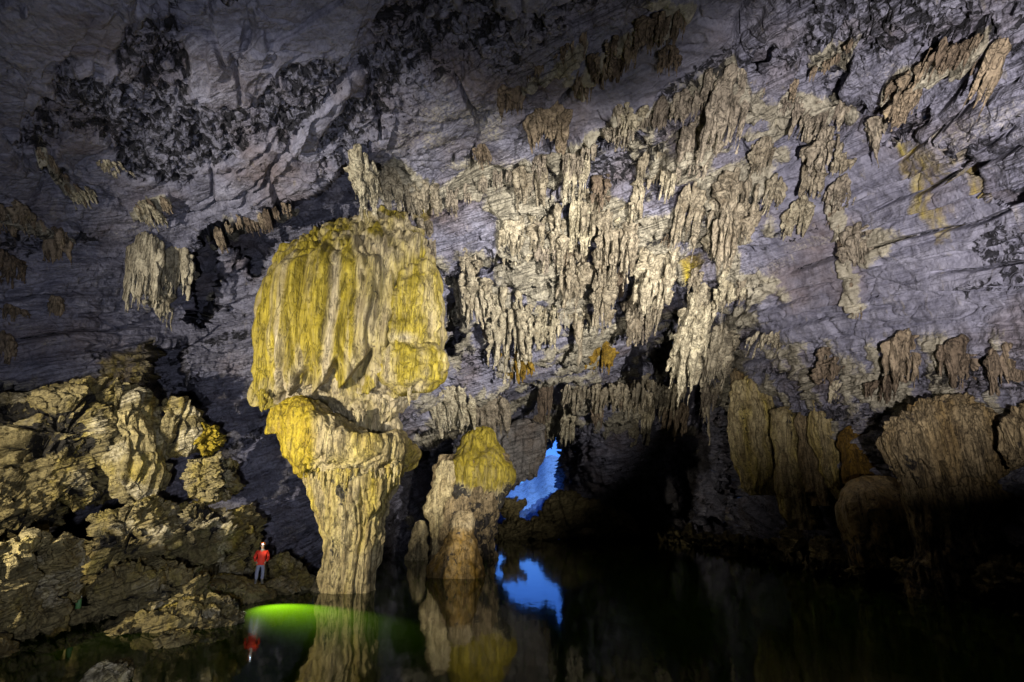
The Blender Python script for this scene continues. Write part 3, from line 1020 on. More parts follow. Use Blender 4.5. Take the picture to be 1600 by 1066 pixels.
def build_pedestal():
    Y0 = 27.4
    root = empty("pedestal_column", PY(535, 924, np.array(Y0)))
    tag(root, "goblet shaped limestone pedestal column rising from the lake under the yellow flowstone", "column")

    def mk(p, x, y, v, h):
        n = noise(p, (1.2, 1.2, .2), 25)
        return stack(1.0, np.clip(.35 + .5 * n - .2 * sstep(840, 880, y), 0, 1), .35 * sstep(.2, .5, noise(p, (1.5, 1.5, .15), 28)))
    lobe("stem", [(700, 482, 632), (725, 482, 628), (745, 485, 620), (780, 494, 610), (817, 503, 598), (855, 507, 589), (880, 505, 588), (906, 498, 584), (920, 490, 582), (936, 484, 584)],
         Y0, .85, M_FLOWS, fl=(1.9, .42), pop=(2.6, .12), lump=(.7, .3), seed=21, parent=root, nth=360, nz=300, maskfn=mk)

    def rim(p):
        return .30 * (flutes(p, 1.7, 31) - .35) + .25 * fbm(p, .6, 3, 32) + .22 * popcorn(p, 1.3, 33)

    def rmask(p, h):
        d = p - CAM
        cy = d[:, 1] * CT + d[:, 2] * ST
        x = 800 + F_PX * d[:, 0] / cy
        n = noise(p, (1.2, 1.2, .3), 35)
        return stack(1.0, np.clip(.9 * sstep(505, 470, x) + .28 + .5 * n + .3 * sstep(600, 640, x), 0, 1), 0.0)
    blob("rim", [(432, 648), (452, 630), (468, 624), (486, 627), (503, 636), (525, 652), (546, 664), (572, 678), (597, 687), (618, 687), (635, 684), (647, 694), (651, 707), (645, 722),
                 (633, 730), (610, 742), (585, 752), (555, 748), (520, 745), (490, 748), (470, 738), (452, 708), (442, 680)],
         Y0 - .1, 2.5, M_FLOWS, seed=30, parent=root, nu=420, nv=260, disp=rim, maskfn=rmask)

    def yl(p, x, y, v, h): return stack(1.0, np.clip(.95 + .2 * noise(p, 1.3, 36), 0, 1), 0.0)
    lobe("yellow_lobe", [(622, 462, 480), (632, 452, 490), (655, 449, 493), (690, 451, 486), (715, 457, 482), (730, 461, 476), (739, 466, 472)], Y0 - 1.9, .8, M_FLOWS, fl=(1.4, .2), pop=(2, .1), seed=37,
         parent=root, nth=140, nz=130, maskfn=yl)
    lobe("yellow_lobe", [(636, 432, 446), (644, 420, 452), (656, 416, 450), (668, 416, 440), (678, 420, 432)], Y0 - 1.5, .8, M_FLOWS, fl=(1.6, .25), pop=(2, .1), seed=39,
         parent=root, nth=110, nz=80, maskfn=yl)
    r = random.Random(4)
    for k in range(16):      # drips under the rim
        x = 478 + k * 10 + r.uniform(-3, 3)
        y = 728 + r.uniform(-6, 6) - (8 if x > 600 else 0)
        top = PY(x, y, np.array(Y0 - 1.75 + .3 * abs(x - 550) / 80)); hh = r.uniform(14, 42)
        bot = PY(x, y + hh, np.array(top[1]))
        V, F = drip('spike', .42, top[2] - bot[2], .4, 500 + k)
        make_obj("rim_drip", V + top, F, M_FLOWS, root, np.tile([[1, r.choice([.2, .5, .7]), 0]], (len(V), 1)))


M_FLOWS = rock_material("weathered flowstone", base_calcite=1.0, bands=False, bump=.12, calcite=((.20, .15, .075), (.50, .42, .24)), yellow=((.20, .13, .01), (.46, .36, .03)), rough=.55)


def build_columns():
    Y0 = 46.0
    root = empty("dome_column", PY(728, 872, np.array(Y0)))
    tag(root, "yellow domed stalagmite column with a dark dripping skirt beside the blue opening", "stalagmite")

    def mk(p, x, y, v, h):
        n = noise(p, (1.0, 1.0, .1), 41)
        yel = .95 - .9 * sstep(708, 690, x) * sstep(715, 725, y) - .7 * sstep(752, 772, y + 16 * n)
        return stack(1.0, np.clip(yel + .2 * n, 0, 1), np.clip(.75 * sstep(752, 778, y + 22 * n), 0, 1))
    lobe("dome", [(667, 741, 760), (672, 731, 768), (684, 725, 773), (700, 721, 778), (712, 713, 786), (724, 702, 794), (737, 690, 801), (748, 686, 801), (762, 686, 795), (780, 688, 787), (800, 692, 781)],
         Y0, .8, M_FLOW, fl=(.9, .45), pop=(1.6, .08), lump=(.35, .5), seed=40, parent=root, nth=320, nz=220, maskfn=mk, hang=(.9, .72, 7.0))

    def mk2(p, x, y, v, h):
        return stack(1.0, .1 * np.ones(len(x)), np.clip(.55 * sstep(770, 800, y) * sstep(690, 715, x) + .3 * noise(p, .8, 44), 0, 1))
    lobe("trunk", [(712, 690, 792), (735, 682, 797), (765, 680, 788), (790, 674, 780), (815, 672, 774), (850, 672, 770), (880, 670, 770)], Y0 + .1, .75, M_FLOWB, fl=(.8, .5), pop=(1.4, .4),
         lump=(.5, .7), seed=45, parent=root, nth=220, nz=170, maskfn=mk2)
    lobe("ivory_shoulder", [(722, 688, 705), (732, 682, 712), (752, 681, 712), (775, 668, 700), (795, 666, 694), (812, 672, 690), (840, 674, 688), (866, 676, 686)], Y0 - 1.7, .8, M_FLOWS, fl=(.9, .35),
         pop=(1.5, .35), lump=(.6, .5), seed=47, parent=root, nth=140, nz=150)

    def mk4(p, x, y, v, h): return stack(1.0, np.clip(.75 * sstep(818, 835, y), 0, 1), np.clip(.35 * sstep(.1, .4, noise(p, .9, 52)), 0, 1))
    o = lobe("cone_stalagmite", [(799, 716, 732), (803, 709, 738), (812, 704, 743), (824, 704, 742), (834, 702, 741), (850, 695, 745), (868, 685, 751), (885, 675, 755), (898, 670, 757), (910, 664, 762)], 33.4, .9,
             M_FLOWB2, fl=(1.5, .10), pop=(2.2, .16), lump=(.6, .25), seed=51, nth=220, nz=180, maskfn=mk4, loc=PY(714, 900, np.array(33.4)))
    tag(o, "brown bell shaped stalagmite with a pale lumpy cap standing in the lake", "stalagmite")
    o = lobe("stump_stalagmite", [(816, 650, 658), (822, 645, 663), (835, 642, 665), (850, 639, 667), (866, 637, 668), (880, 635, 669)], 44.5, .9, M_FLOWS, fl=(1.0, .25), pop=(1.6, .3), lump=(.7, .4), seed=55,
             nth=110, nz=110, loc=PY(653, 872, np.array(44.5)))
    tag(o, "short knobbly tan stalagmite stump standing left of the domed column", "stalagmite")


M_FLOWB2 = rock_material("wet brown flowstone", base_calcite=1.0, bands=False, bump=.07, calcite=((.20, .15, .08), (.46, .38, .24)), yellow=((.12, .065, .012), (.27, .165, .03)), rough=.45)


def build_right():
    specs = [
        ("flowstone_lobe", [(588, 1165, 1200), (600, 1146, 1210), (620, 1141, 1210), (650, 1139, 1206), (690, 1143, 1198), (720, 1150, 1204), (750, 1164, 1211), (772, 1180, 1200)], 44, .8, "M_FLOWS",
         "ivory fluted flowstone lobe beside the black void, leftmost of the right bank"),
        ("flowstone_lobe", [(636, 1220, 1242), (648, 1209, 1252), (680, 1206, 1250), (720, 1210, 1252), (760, 1220, 1260), (800, 1227, 1274), (828, 1240, 1284)], 40.5, .8, "M_FLOWS",
         "long narrow flowstone lobe with a rounded head in the right bank"),
        ("flowstone_lobe", [(645, 1252, 1266), (670, 1246, 1276), (710, 1252, 1288), (760, 1266, 1300), (790, 1280, 1304)], 39, .8, "M_FLOWB",
         "thin crooked flowstone rib between two dark clefts in the right bank"),
        ("flowstone_lobe", [(586, 1258, 1298), (610, 1260, 1306), (650, 1270, 1322), (690, 1276, 1334), (730, 1284, 1342), (762, 1296, 1340), (780, 1306, 1330)], 37, .75, "M_FLOWS",
         "tall ridged flowstone column joined to the roof left of the orange dome"),
        ("flowstone_curtain", [(582, 1300, 1370), (600, 1286, 1392), (640, 1290, 1398), (690, 1310, 1402), (740, 1330, 1408), (780, 1350, 1400)], 37.5, .5, "M_FLOWB",
         "broad dim flowstone curtain behind the orange dome on the right wall"),
        ("flowstone_curtain", [(575, 1150, 1290), (590, 1140, 1300), (650, 1160, 1310), (700, 1180, 1318), (760, 1210, 1326), (840, 1240, 1330), (880, 1250, 1330)], 46, .35, "M_FLOWB",
         "dark ribbed flowstone backing behind the narrow lobes of the right bank"),
        ("flowstone_dome", [(666, 1334, 1350), (672, 1322, 1360), (685, 1315, 1368), (710, 1315, 1376), (740, 1320, 1382), (756, 1324, 1384)], 34.5, .8, "M_FLOWB",
         "small orange brown flowstone dome above the big sandy boulder"),
        ("flowstone_boulder", [(744, 1352, 1388), (752, 1334, 1408), (768, 1318, 1424), (790, 1312, 1434), (820, 1318, 1441), (850, 1328, 1446), (885, 1338, 1450)], 29.5, .8, "M_FLOWB2",
         "big sandy brown rounded boulder under the orange dome on the right shore"),
        ("flowstone_canopy", [(616, 1478, 1500), (624, 1450, 1535), (636, 1422, 1555), (650, 1402, 1565), (670, 1390, 1570), (700, 1388, 1571), (725, 1397, 1570), (748, 1410, 1562), (764, 1420, 1548)], 24.6, .62, "M_FLOWB",
         "broad brown flowstone canopy with a long fluted fringe, largest on the right"),
        ("flowstone_skirt", [(715, 1405, 1566), (760, 1416, 1568), (800, 1428, 1572), (850, 1434, 1580), (900, 1432, 1592), (945, 1430, 1600)], 25.0, .55, "M_FLOWB",
         "dark streaked flowstone skirt running down to the water below the broad canopy"),
        ("flowstone_canopy", [(632, 1600, 1690), (646, 1578, 1710), (670, 1568, 1720), (700, 1570, 1720), (722, 1582, 1705), (735, 1600, 1690)], 21.2, .6, "M_FLOWB",
         "fluted brown flowstone canopy cut off by the right edge of the picture"),
    ]
    for k, (nm, rows, Y0, ratio, mat, lab) in enumerate(specs):
        big = rows[3][2] - rows[3][1] > 100

        def mk(p, x, y, v, h, k=k, nm=nm):
            n = noise(p, (1.0, 1.0, .15), 100 + k)
            yel = .25 + .5 * n
            if nm == "flowstone_dome": yel = .95 + 0 * n
            if nm == "flowstone_boulder": yel = np.clip(.55 + .4 * n, 0, 1)
            dk = .35 * sstep(.15, .45, noise(p, (1.6, 1.6, .15), 140 + k)) + .5 * sstep(790, 860, y + 25 * n)  # random streaks, plus lower parts painted darker where the lamplight fades
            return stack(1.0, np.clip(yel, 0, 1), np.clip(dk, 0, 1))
        hang = (.7, .70, 7.0) if nm == "flowstone_canopy" else None
        fl = (2.6, .42) if big else (1.5, .50)
        if nm in ("flowstone_dome", "flowstone_boulder"): fl = (1.2, .14)
        top = rows[0]
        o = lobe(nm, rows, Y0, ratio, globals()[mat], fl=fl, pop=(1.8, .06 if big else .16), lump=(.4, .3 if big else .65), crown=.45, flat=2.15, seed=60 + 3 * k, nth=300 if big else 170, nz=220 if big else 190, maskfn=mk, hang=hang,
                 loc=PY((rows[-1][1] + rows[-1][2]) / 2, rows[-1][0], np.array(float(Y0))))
        tag(o, lab, "flowstone", "flowstone masses along the right wall")
    for k, (poly, Y0, th, lab) in enumerate([
        ([(1226, 835), (1240, 826), (1250, 834), (1252, 860), (1240, 874), (1226, 866)], 40, 1.0, "small dark knobbly rock at the waterline left of the brown lobes"),
        ([(1272, 846), (1285, 836), (1302, 850), (1308, 872), (1296, 886), (1274, 882)], 37, 1.1, "round brown knob of rock at the foot of the long narrow lobe"),
        ([(1335, 870), (1360, 868), (1395, 880), (1398, 900), (1360, 908), (1338, 896)], 31, 1.2, "low tan rock on the waterline below the big sandy boulder"),
        ([(1408, 880), (1450, 876), (1500, 886), (1524, 905), (1522, 930), (1480, 938), (1420, 912)], 26.5, 1.6, "layered tan ledge at the waterline below the broad canopy"),
        ([(1528, 890), (1560, 872), (1620, 880), (1630, 950), (1580, 964), (1535, 935)], 23.5, 1.6, "brown ribbed rock at the waterline near the right picture edge"),
    ]):
        o = blob("shore_rock", poly, Y0, th, M_BANK, amp=.55, size=.5, seed=200 + k * 7, nu=150, nv=100, loc=PY(poly[-1][0], poly[-1][1], np.array(float(Y0))))
        tag(o, lab, "rock", "rocks along the right waterline")


# ------------------------------------------------------------------ left bank
def build_bank():
    specs = [
        ("rock_buttress", [(-60, 650), (0, 640), (30, 622), (70, 615), (110, 600), (150, 596), (166, 606), (178, 640), (187, 660), (184, 690), (165, 715), (150, 760), (138, 800), (110, 780), (80, 765), (50, 735), (0, 742), (-60, 745)], 25, 2.6, .75, .8,
         "pale furrowed limestone buttress sloping up at the left picture edge"),
        ("rock_buttress", [(-60, 735), (20, 735), (56, 765), (76, 800), (72, 832), (40, 842), (-60, 860)], 23, 2.0, .7, .6, "honeycombed yellow grey rock mass below the furrowed buttress at left"),
        ("rock_block", [(-80, 838), (0, 838), (40, 830), (62, 842), (80, 872), (76, 905), (74, 940), (84, 962), (60, 985), (0, 1008), (-80, 1014)], 17, 2.0, .5, .6, "big layered tan block at the bottom left picture edge"),
        ("rock_pillar", [(214, 612), (232, 612), (242, 640), (247, 680), (242, 710), (252, 735), (242, 778), (215, 792), (184, 775), (182, 745), (204, 722), (211, 690), (206, 650)], 25, 1.5, .6, .55,
         "upright twisted pillar of pale rock with a yellow foot in the left bank"),
        ("rock_fin", [(186, 598), (198, 600), (206, 625), (206, 665), (196, 690), (190, 660), (196, 630)], 25.5, .7, .35, .45, "thin pale rock fin at the crest left of the twisted pillar"),
        ("rock_fin", [(266, 626), (284, 624), (306, 640), (310, 676), (300, 706), (276, 716), (258, 700), (272, 668)], 26.5, 1.1, .45, .5, "split curved fins of pale rock right of the twisted pillar"),
        ("rock_curl", [(312, 664), (330, 654), (345, 664), (343, 692), (326, 712), (310, 698)], 27, .8, .4, .45, "bright yellow curled rock knob at the crest of the left bank"),
        ("rock_block", [(302, 716), (340, 704), (370, 716), (366, 746), (352, 782), (318, 790), (300, 760)], 26.5, 1.5, .55, .5, "yellow layered rock block below the curled yellow knob"),
        ("rock_mass", [(172, 796), (240, 776), (262, 805), (276, 850), (268, 884), (240, 896), (182, 888), (140, 862), (162, 845), (168, 815)], 24, 1.8, .6, .55, "rough grey brown rock mass with pointed ledges below the twisted pillar"),
        ("rock_mass", [(272, 800), (312, 774), (352, 790), (384, 828), (372, 858), (338, 884), (302, 890), (276, 858)], 25.5, 1.6, .6, .5, "rough olive rock mass left of the person in red"),
        ("rock_mass", [(344, 800), (392, 786), (412, 838), (400, 892), (366, 908), (338, 892)], 27.5, 1.4, .45, .5, "brown rock wall directly behind the person in red"),
        ("rock_mass", [(176, 884), (240, 874), (290, 890), (318, 905), (322, 935), (270, 962), (205, 968), (152, 980), (168, 955), (184, 925)], 21.2, 1.8, .5, .5, "sloping layered brown rock mass at the foot of the bank"),
        ("shore_slab", [(284, 912), (330, 890), (374, 896), (402, 908), (428, 916), (420, 934), (382, 946), (310, 936)], 24.8, 1.5, .22, .5, "layered slab of rock under the boots of the person in red"),
        ("shore_slab", [(214, 976), (238, 950), (296, 934), (338, 942), (364, 956), (378, 966), (368, 980), (306, 986), (250, 988)], 19.6, 1.5, .32, .45, "pointed layered slab jutting towards the green lit water"),
        ("shore_rock", [(244, 992), (262, 982), (290, 984), (304, 998), (300, 1012), (274, 1022), (250, 1010)], 16.8, .7, .22, .35, "small pale rock between the pointed slab and the bottom edge"),
        ("shore_rock", [(148, 1050), (165, 1032), (188, 1034), (203, 1046), (198, 1075), (160, 1090), (144, 1078)], 13.2, .6, .18, .3, "lone tan rock at the very bottom of the picture"),
        ("shore_rock", [(100, 952), (112, 946), (134, 947), (146, 955), (142, 975), (104, 975)], 19.0, .6, .12, .35, "low dark rock in the black gap with a green bag on it"),
        ("shore_rock", [(424, 876), (448, 864), (466, 878), (468, 902), (440, 912), (424, 900)], 28.5, .8, .25, .4, "round brown boulder between the person and the pedestal, the left one"),
        ("shore_rock", [(452, 898), (472, 884), (496, 898), (500, 924), (458, 928), (446, 915)], 28.0, .8, .25, .4, "brown boulder leaning against the foot of the pedestal column"),
        ("shore_rock", [(412, 912), (436, 902), (462, 910), (468, 926), (430, 934), (410, 928)], 26.6, .8, .2, .4, "flat dark rock at the water behind the green glow"),
    ]
    for k, (nm, poly, Y0, th, amp, size, lab) in enumerate(specs):
        def fold(p, k=k):
            return .75 * (flutes(p, 1.1, 500 + k) - .35) + .35 * fbm(p, .6, 3, 510 + k) + .10 * popcorn(p, 2.4, 520 + k) - .5 * (1 - sstep(0, .1, np.abs(noise(p, (.9, .9, .2), 530 + k))))
        area = (max(p[0] for p in poly) - min(p[0] for p in poly))

        def mk(p, h, k=k, nm=nm):
            n = fbm(p, .6, 2, 300 + k)
            return stack(np.clip(.5 * sstep(-.1, .35, n), 0, 1), np.clip((.9 if nm == "rock_curl" else .15) + .7 * fbm(p, .5, 3, 330 + k), 0, 1), .7 * sstep(-.25, -.5, h))  # last channel paints shade into the hollows
        pa = np.array(poly, float)
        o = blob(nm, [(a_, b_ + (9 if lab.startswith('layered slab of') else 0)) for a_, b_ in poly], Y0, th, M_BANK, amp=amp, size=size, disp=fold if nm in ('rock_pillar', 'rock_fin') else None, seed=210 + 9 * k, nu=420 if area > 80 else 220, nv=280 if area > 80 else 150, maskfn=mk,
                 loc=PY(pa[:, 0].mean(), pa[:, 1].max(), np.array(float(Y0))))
        tag(o, lab, "rock", "rocks of the left bank")
    def hangd(p): return .9 * (flutes(p, .55, 611) - .35) + .5 * fbm(p, .4, 3, 612) + .3 * popcorn(p, 1.1, 613)
    pend = [(778, 668), (820, 655), (846, 668), (846, 704), (842, 716), (838, 728), (837, 745), (832, 742), (827, 748), (822, 747), (818, 752), (814, 750), (811, 759), (806, 758), (802, 766), (796, 763),
            (791, 768), (780, 762), (772, 720)]
    o = blob("rock_pendant", pend, 62.0, 2.2, M_BANKD, disp=hangd, seed=610, nu=260, nv=140, loc=PY(812, 668, np.array(62.0)))
    tag(o, "dark ragged rock pendant hanging over the upper left of the blue opening", "rock")
    for k, (poly, Y0, th, amp, lab) in enumerate([
        ([(772, 848), (776, 820), (800, 808), (832, 812), (872, 816), (884, 838), (840, 850)], 78, 3.5, 1.0, "pale jumble of rocks on the far shore below the blue opening"),
        ([(780, 800), (790, 780), (806, 776), (817, 786), (812, 804), (795, 812)], 79, 2.5, .8, "dark rounded boulder silhouetted at the left foot of the blue opening"),
        ([(838, 800), (850, 782), (880, 766), (930, 782), (980, 802), (1010, 838), (940, 848), (860, 838)], 82, 4, 1.0, "dark sloping boulder pile right of the blue opening"),
        ([(898, 832), (915, 827), (930, 829), (932, 836), (905, 838)], 72, 1.2, .3, "small flat rock in the dark water right of the blue reflection"),
    ]):
        pa = np.array(poly, float)
        o = blob("far_rock", poly, Y0, th, M_BANK, amp=amp, size=1.1, seed=400 + 9 * k, nu=160, nv=100, loc=PY(pa[:, 0].mean(), pa[:, 1].max(), np.array(float(Y0))))
        tag(o, lab, "rock", "rocks on the far shore")


# ------------------------------------------------------------------ dripstone
def build_drips():
    B, I, G = M_DRIPB, M_DRIP, M_DRIPG
    L = [
        # kind, px, top, width, height, material, label
        ("drape", 800, 132, 52, 62, B, "brown split drapery hanging highest in the middle of the roof"),
        ("drape", 858, 165, 78, 78, B, "wide amber brown drapery with a straight hem below the highest brown one"),
        ("cap", 752, 228, 36, 44, B, "small brown tufted dripstone knob alone on the pale roof slab"),
        ("drape", 1030, 28, 80, 52, B, "dark brown drapery row at the top edge of the picture"),
        ("drape", 950, 85, 60, 50, B, "brown fringe of drapery on the slanting ledge near the top"),
        ("cap", 1048, 78, 46, 50, B, "ragged brown tuft of dripstone on the smooth grey roof slab"),
        ("cluster", 985, 165, 56, 54, I, "ivory tuft of short drips on the slanting ledge under the grey slab"),
        ("cap", 1030, 176, 34, 28, B, "tiny brown cap of dripstone on the right of the slanting ledge"),
        ("drape", 1150, 108, 74, 150, G, "tall ivory drapery cascading from the peak of the ledge right of centre"),
        ("drape", 1095, 190, 64, 96, G, "ribbed ivory drapery left of the tall cascade"),
        ("cap", 1020, 240, 56, 60, I, "hooded ivory dripstone with a toothed lower lip"),
        ("fringe", 1225, 122, 62, 40, B, "short brown fringe under the dark crack in the upper right roof"),
        ("fringe", 1290, 160, 96, 70, G, "wide pale fringe along the upper right ledge"),
        ("cluster", 1290, 195, 64, 92, G, "knobbly stalactite bunch with two pointed tips in the upper right"),
        ("spike", 1368, 190, 34, 82, G, "lone knobbly stalactite right of the two tipped bunch"),
        ("cluster", 1430, 110, 64, 96, B, "ragged brown stalactite bunch beside a black cleft at upper right"),
        ("fringe", 1500, 66, 90, 64, B, "brown fringe high near the upper right corner"),
        ("drape", 1568, 60, 50, 130, B, "rusty streaked drapery at the right picture edge"),
        ("cap", 1318, 280, 62, 64, G, "fluted brown and ivory cap hanging on the right wall"),
        ("cluster", 1342, 345, 60, 88, G, "knobbly grey stalactite bunch below the fluted cap on the right wall"),
        ("cluster", 1155, 270, 84, 172, I, "largest ivory stalactite mass right of centre with a long ragged foot"),
        ("cap", 1212, 278, 50, 72, I, "barrel shaped ivory dripstone attached right of the largest mass"),
        ("drape", 1255, 310, 46, 70, I, "short ivory curtain with a square hem right of the barrel shaped one"),
        ("drape", 1085, 290, 54, 120, I, "ivory flowing drapery ending in a rounded foot, centre right"),
        ("cluster", 970, 320, 90, 150, I, "dense ivory stalactite bunch in the middle of the roof"),
        ("cluster", 900, 380, 70, 110, I, "ivory stalactite bunch left of the dense middle one"),
        ("cluster", 1030, 385, 84, 120, I, "pale yellow stalactite bunch lit brightest in the middle"),
        ("cluster", 945, 420, 46, 120, I, "long thin stalactite bunch over the black hollow in the middle"),
        ("cluster", 995, 460, 40, 96, I, "small stalactite bunch dangling in front of the black hollow"),
        ("cluster", 860, 330, 80, 86, I, "ivory dripstone bunch at the upper left of the crowded roof"),
        ("drape", 830, 250, 60, 86, I, "pale ribbed drapery below the wide amber one"),
        ("drape", 905, 225, 50, 110, I, "narrow ivory drapery with long folds right of the pale ribbed one"),
        ("cluster", 800, 350, 70, 70, I, "brown ivory dripstone tufts at the left of the crowded roof"),
        ("cluster", 745, 425, 76, 100, I, "ragged dripstone bunch nearest the yellow flowstone"),
        ("cluster", 795, 460, 92, 136, I, "large many tipped stalactite bunch over the amber lump"),
        ("cluster", 852, 470, 40, 92, I, "slim stalactite bunch with a black shadow right of the many tipped bunch"),
        ("spike", 905, 492, 30, 92, I, "single straight ivory stalactite hanging clear in the middle"),
        ("spike", 866, 500, 22, 60, I, "short blunt stalactite left of the single straight one"),
        ("fringe", 885, 490, 90, 26, I, "thin fringe of drips joining the single straight stalactite"),
        ("cap", 800, 552, 88, 56, "Y", "amber brown rounded lump of flowstone under the many tipped bunch"),
        ("drape", 940, 535, 56, 54, "Y", "amber brown drapery right of the single straight stalactite"),
        ("cluster", 1090, 460, 72, 176, I, "tall ivory stalactite mass above the black void with several points"),
        ("cluster", 1130, 500, 70, 130, I, "ivory stalactite mass above the head of the ivory flowstone lobe"),
        ("spike", 1060, 540, 24, 86, I, "thin stalactite dangling alone in the black void"),
        ("spike", 1104, 600, 20, 110, I, "long dim stalactite low in the black void"),
        ("cluster", 1000, 585, 70, 70, I, "grey ivory drips left of the black void"),
        ("fringe", 930, 600, 110, 56, I, "low row of small drips above the dark far wall"),
        ("fringe", 1040, 600, 70, 64, I, "low row of grey drips at the edge of the black void"),
        ("cluster", 870, 640, 44, 56, I, "small drips just above the blue opening"),
        ("drape", 705, 606, 84, 86, I, "lit ivory wall curtain with a ragged hem between flowstone and dome"),
        ("drape", 768, 616, 66, 76, I, "lumpy ivory wall curtain directly above the yellow dome"),
        ("drape", 838, 640, 44, 96, B, "brown curtain hanging left of the blue opening"),
        ("cluster", 565, 235, 56, 130, I, "knobbly ivory stalactite touching the top of the yellow flowstone"),
        ("drape", 606, 262, 44, 84, I, "ivory drapery folded beside the stalactite over the flowstone"),
        ("drape", 655, 285, 80, 60, I, "pinkish ivory curtain over the right shoulder of the flowstone"),
        ("drape", 662, 345, 46, 76, I, "pale fluted curtain at the upper right of the flowstone"),
        ("cap", 228, 318, 46, 56, I, "upper pale tuft above the large left stalactite bunch"),
        ("drape", 232, 372, 72, 130, I, "large ivory drapery bunch on the left wall, its left half"),
        ("drape", 275, 385, 60, 92, I, "large ivory drapery bunch on the left wall, its smooth right half"),
        ("cluster", 256, 430, 50, 96, I, "lumpy pointed foot hanging below the left wall bunch"),
        ("drape", 22, 318, 60, 56, B, "tan folded drapery at the left picture edge, the upper one"),
        ("drape", 84, 360, 52, 62, B, "tan pleated drapery with long pointed folds near the left edge"),
        ("cap", 14, 400, 72, 56, B, "tan fluted lump at the left picture edge below the folded drapery"),
        ("cap", 18, 478, 56, 34, B, "dark brown hollow lump at the left picture edge, lowest of three"),
        ("drape", 88, 465, 34, 34, B, "small faint tan drapery on the layered left wall"),
        ("cap", 8, 520, 36, 60, B, "narrow grey drapery low at the left picture edge"),
        ("fringe", 120, 296, 56, 34, I, "white crusty tuft on the left roof"),
        ("cap", 178, 258, 60, 18, I, "small bright cream patch of dripstone on the left roof"),
        ("drape", 1420, 520, 90, 96, B, "grey brown fluted curtain low on the right wall"),
        ("drape", 1500, 530, 80, 90, B, "dark fluted curtain low on the right wall near the edge"),
        ("drape", 1570, 540, 60, 96, B, "rusty fluted curtain touching the right picture edge"),
        ("cap", 1385, 590, 80, 50, B, "pinkish rounded bulge above the broad canopy"),
        ("cluster", 1300, 545, 56, 60, B, "brown crusty dripstone patch above the ridged column"),
        ("fringe", 1210, 520, 70, 44, I, "yellowish crust of small drips on the right wall ledge"),
        ("drape", 1310, 595, 26, 40, I, "small pale tongue of flowstone between ridged column and pink bulge"),
    ]
    for k, (kind, x, y, w, h, mat, lab) in enumerate(L):
        nm = {"cluster": "stalactite_cluster", "fringe": "stalactite_fringe", "spike": "stalactite", "cap": "dripstone_lump", "drape": "dripstone_curtain"}[kind]
        dr = {"cluster": .6, "fringe": .35, "spike": .8, "cap": .6, "drape": .34}[kind]
        m = M_AMBER if mat == "Y" else mat
        hang_drip(kind, x, y, w * .95, h * .9, lab, m, nm, nm.split("_")[0] if kind != "drape" else "curtain", "dripstone hanging from the cave roof", dr, fwd=.1, seed=1000 + k, cling=.12 if "left wall" in lab or "left wall" in lab else None)
    # smaller repeats along the ledges
    shapes = [(kind, drip(kind, 1.5, 1.7, .8, 2000 + k)) for k, kind in enumerate(["cluster", "cluster", "fringe", "drape", "cap", "spike", "cluster", "drape", "fringe", "cap", "cluster"])]
    r = random.Random(11)
    mats = {"ivory": M_DRIP, "brown": M_DRIPB, "grey": M_DRIPG}
    kinds = {"cluster": "stalactite_cluster", "fringe": "stalactite_fringe", "spike": "stalactite", "cap": "dripstone_lump", "drape": "dripstone_curtain"}

    def put(x, y, w, h, hue, lab, grp):
        kind, (V0, F0) = r.choice(shapes)
        Dw = float(wall_depth(x, y)) - .1
        top = PD(x, y, np.array(Dw))
        hm, wm = h * Dw / F_PX, w * Dw / F_PX
        V = V0 * np.array([wm / 1.5 * r.choice([-1, 1]), wm / 1.5 * r.uniform(.7, 1.0), hm / 1.7])
        a = r.uniform(-.5, .5)
        V[:, :2] = V[:, :2] @ np.array([[math.cos(a), math.sin(a)], [-math.sin(a), math.cos(a)]])
        k = wall_slope(x, y, h) * CLING[kind]
        V[:, 1] += k * np.maximum(0, -V[:, 2])
        o = make_obj(kinds[kind], V, F0, mats[hue])
        o.location = top
        tag(o, lab, "curtain" if kind == "drape" else "stalactite", grp)

    names = ["brown fringe at the top of the roof", "long slanting ledge below the pale roof slab", "rising ledge under the smooth grey slab", "upper right ledge", "ledge near the upper right corner",
             "short ledge left of the tall cascade", "steep crusty rib in the middle of the roof", "rib under the largest ivory mass", "crusty rib running down the right wall",
             "rib above the many tipped bunch", "rib over the dense middle bunch", "thin slanting seam left of the grey slab", "seam on the left roof", "lip over the dark recess left of the flowstone",
             "ledge at the left picture edge", "seam in the upper left roof", "short seam below the dark crack at upper right"]
    for (line, w), nm in zip(STRIPS, names):
        pts = np.array(line, float)
        seg = np.linalg.norm(np.diff(pts, axis=0), axis=1)
        tot = seg.sum()
        brown = "brown" if w <= 12 or nm.startswith("brown") else "grey" if ("upper right" in nm or "rising" in nm or "cascade" in nm or "slanting" in nm) else "ivory"
        s = 8.0
        while s < tot:
            k = int(np.searchsorted(np.cumsum(seg), s))
            k = min(k, len(seg) - 1)
            f = (s - (np.cumsum(seg)[k] - seg[k])) / seg[k]
            q = pts[k] + (pts[k + 1] - pts[k]) * f
            hh = w * r.uniform(1.1, 3.0)
            put(q[0] + r.uniform(-5, 5), q[1] - 4 + r.uniform(-6, 6), hh * r.uniform(.6, 1.0), hh, brown, "small %s dripstone on the %s" % (brown, nm), "small dripstone along the ledges")
            s += w * r.uniform(1.2, 2.3)
    zone = [(700, 330), (830, 280), (960, 230), (1100, 150), (1320, 180), (1330, 280), (1180, 330), (1170, 560), (1120, 640), (870, 660), (840, 600), (1000, 560), (1060, 540), (930, 480), (720, 520), (700, 440)]
    n = 0
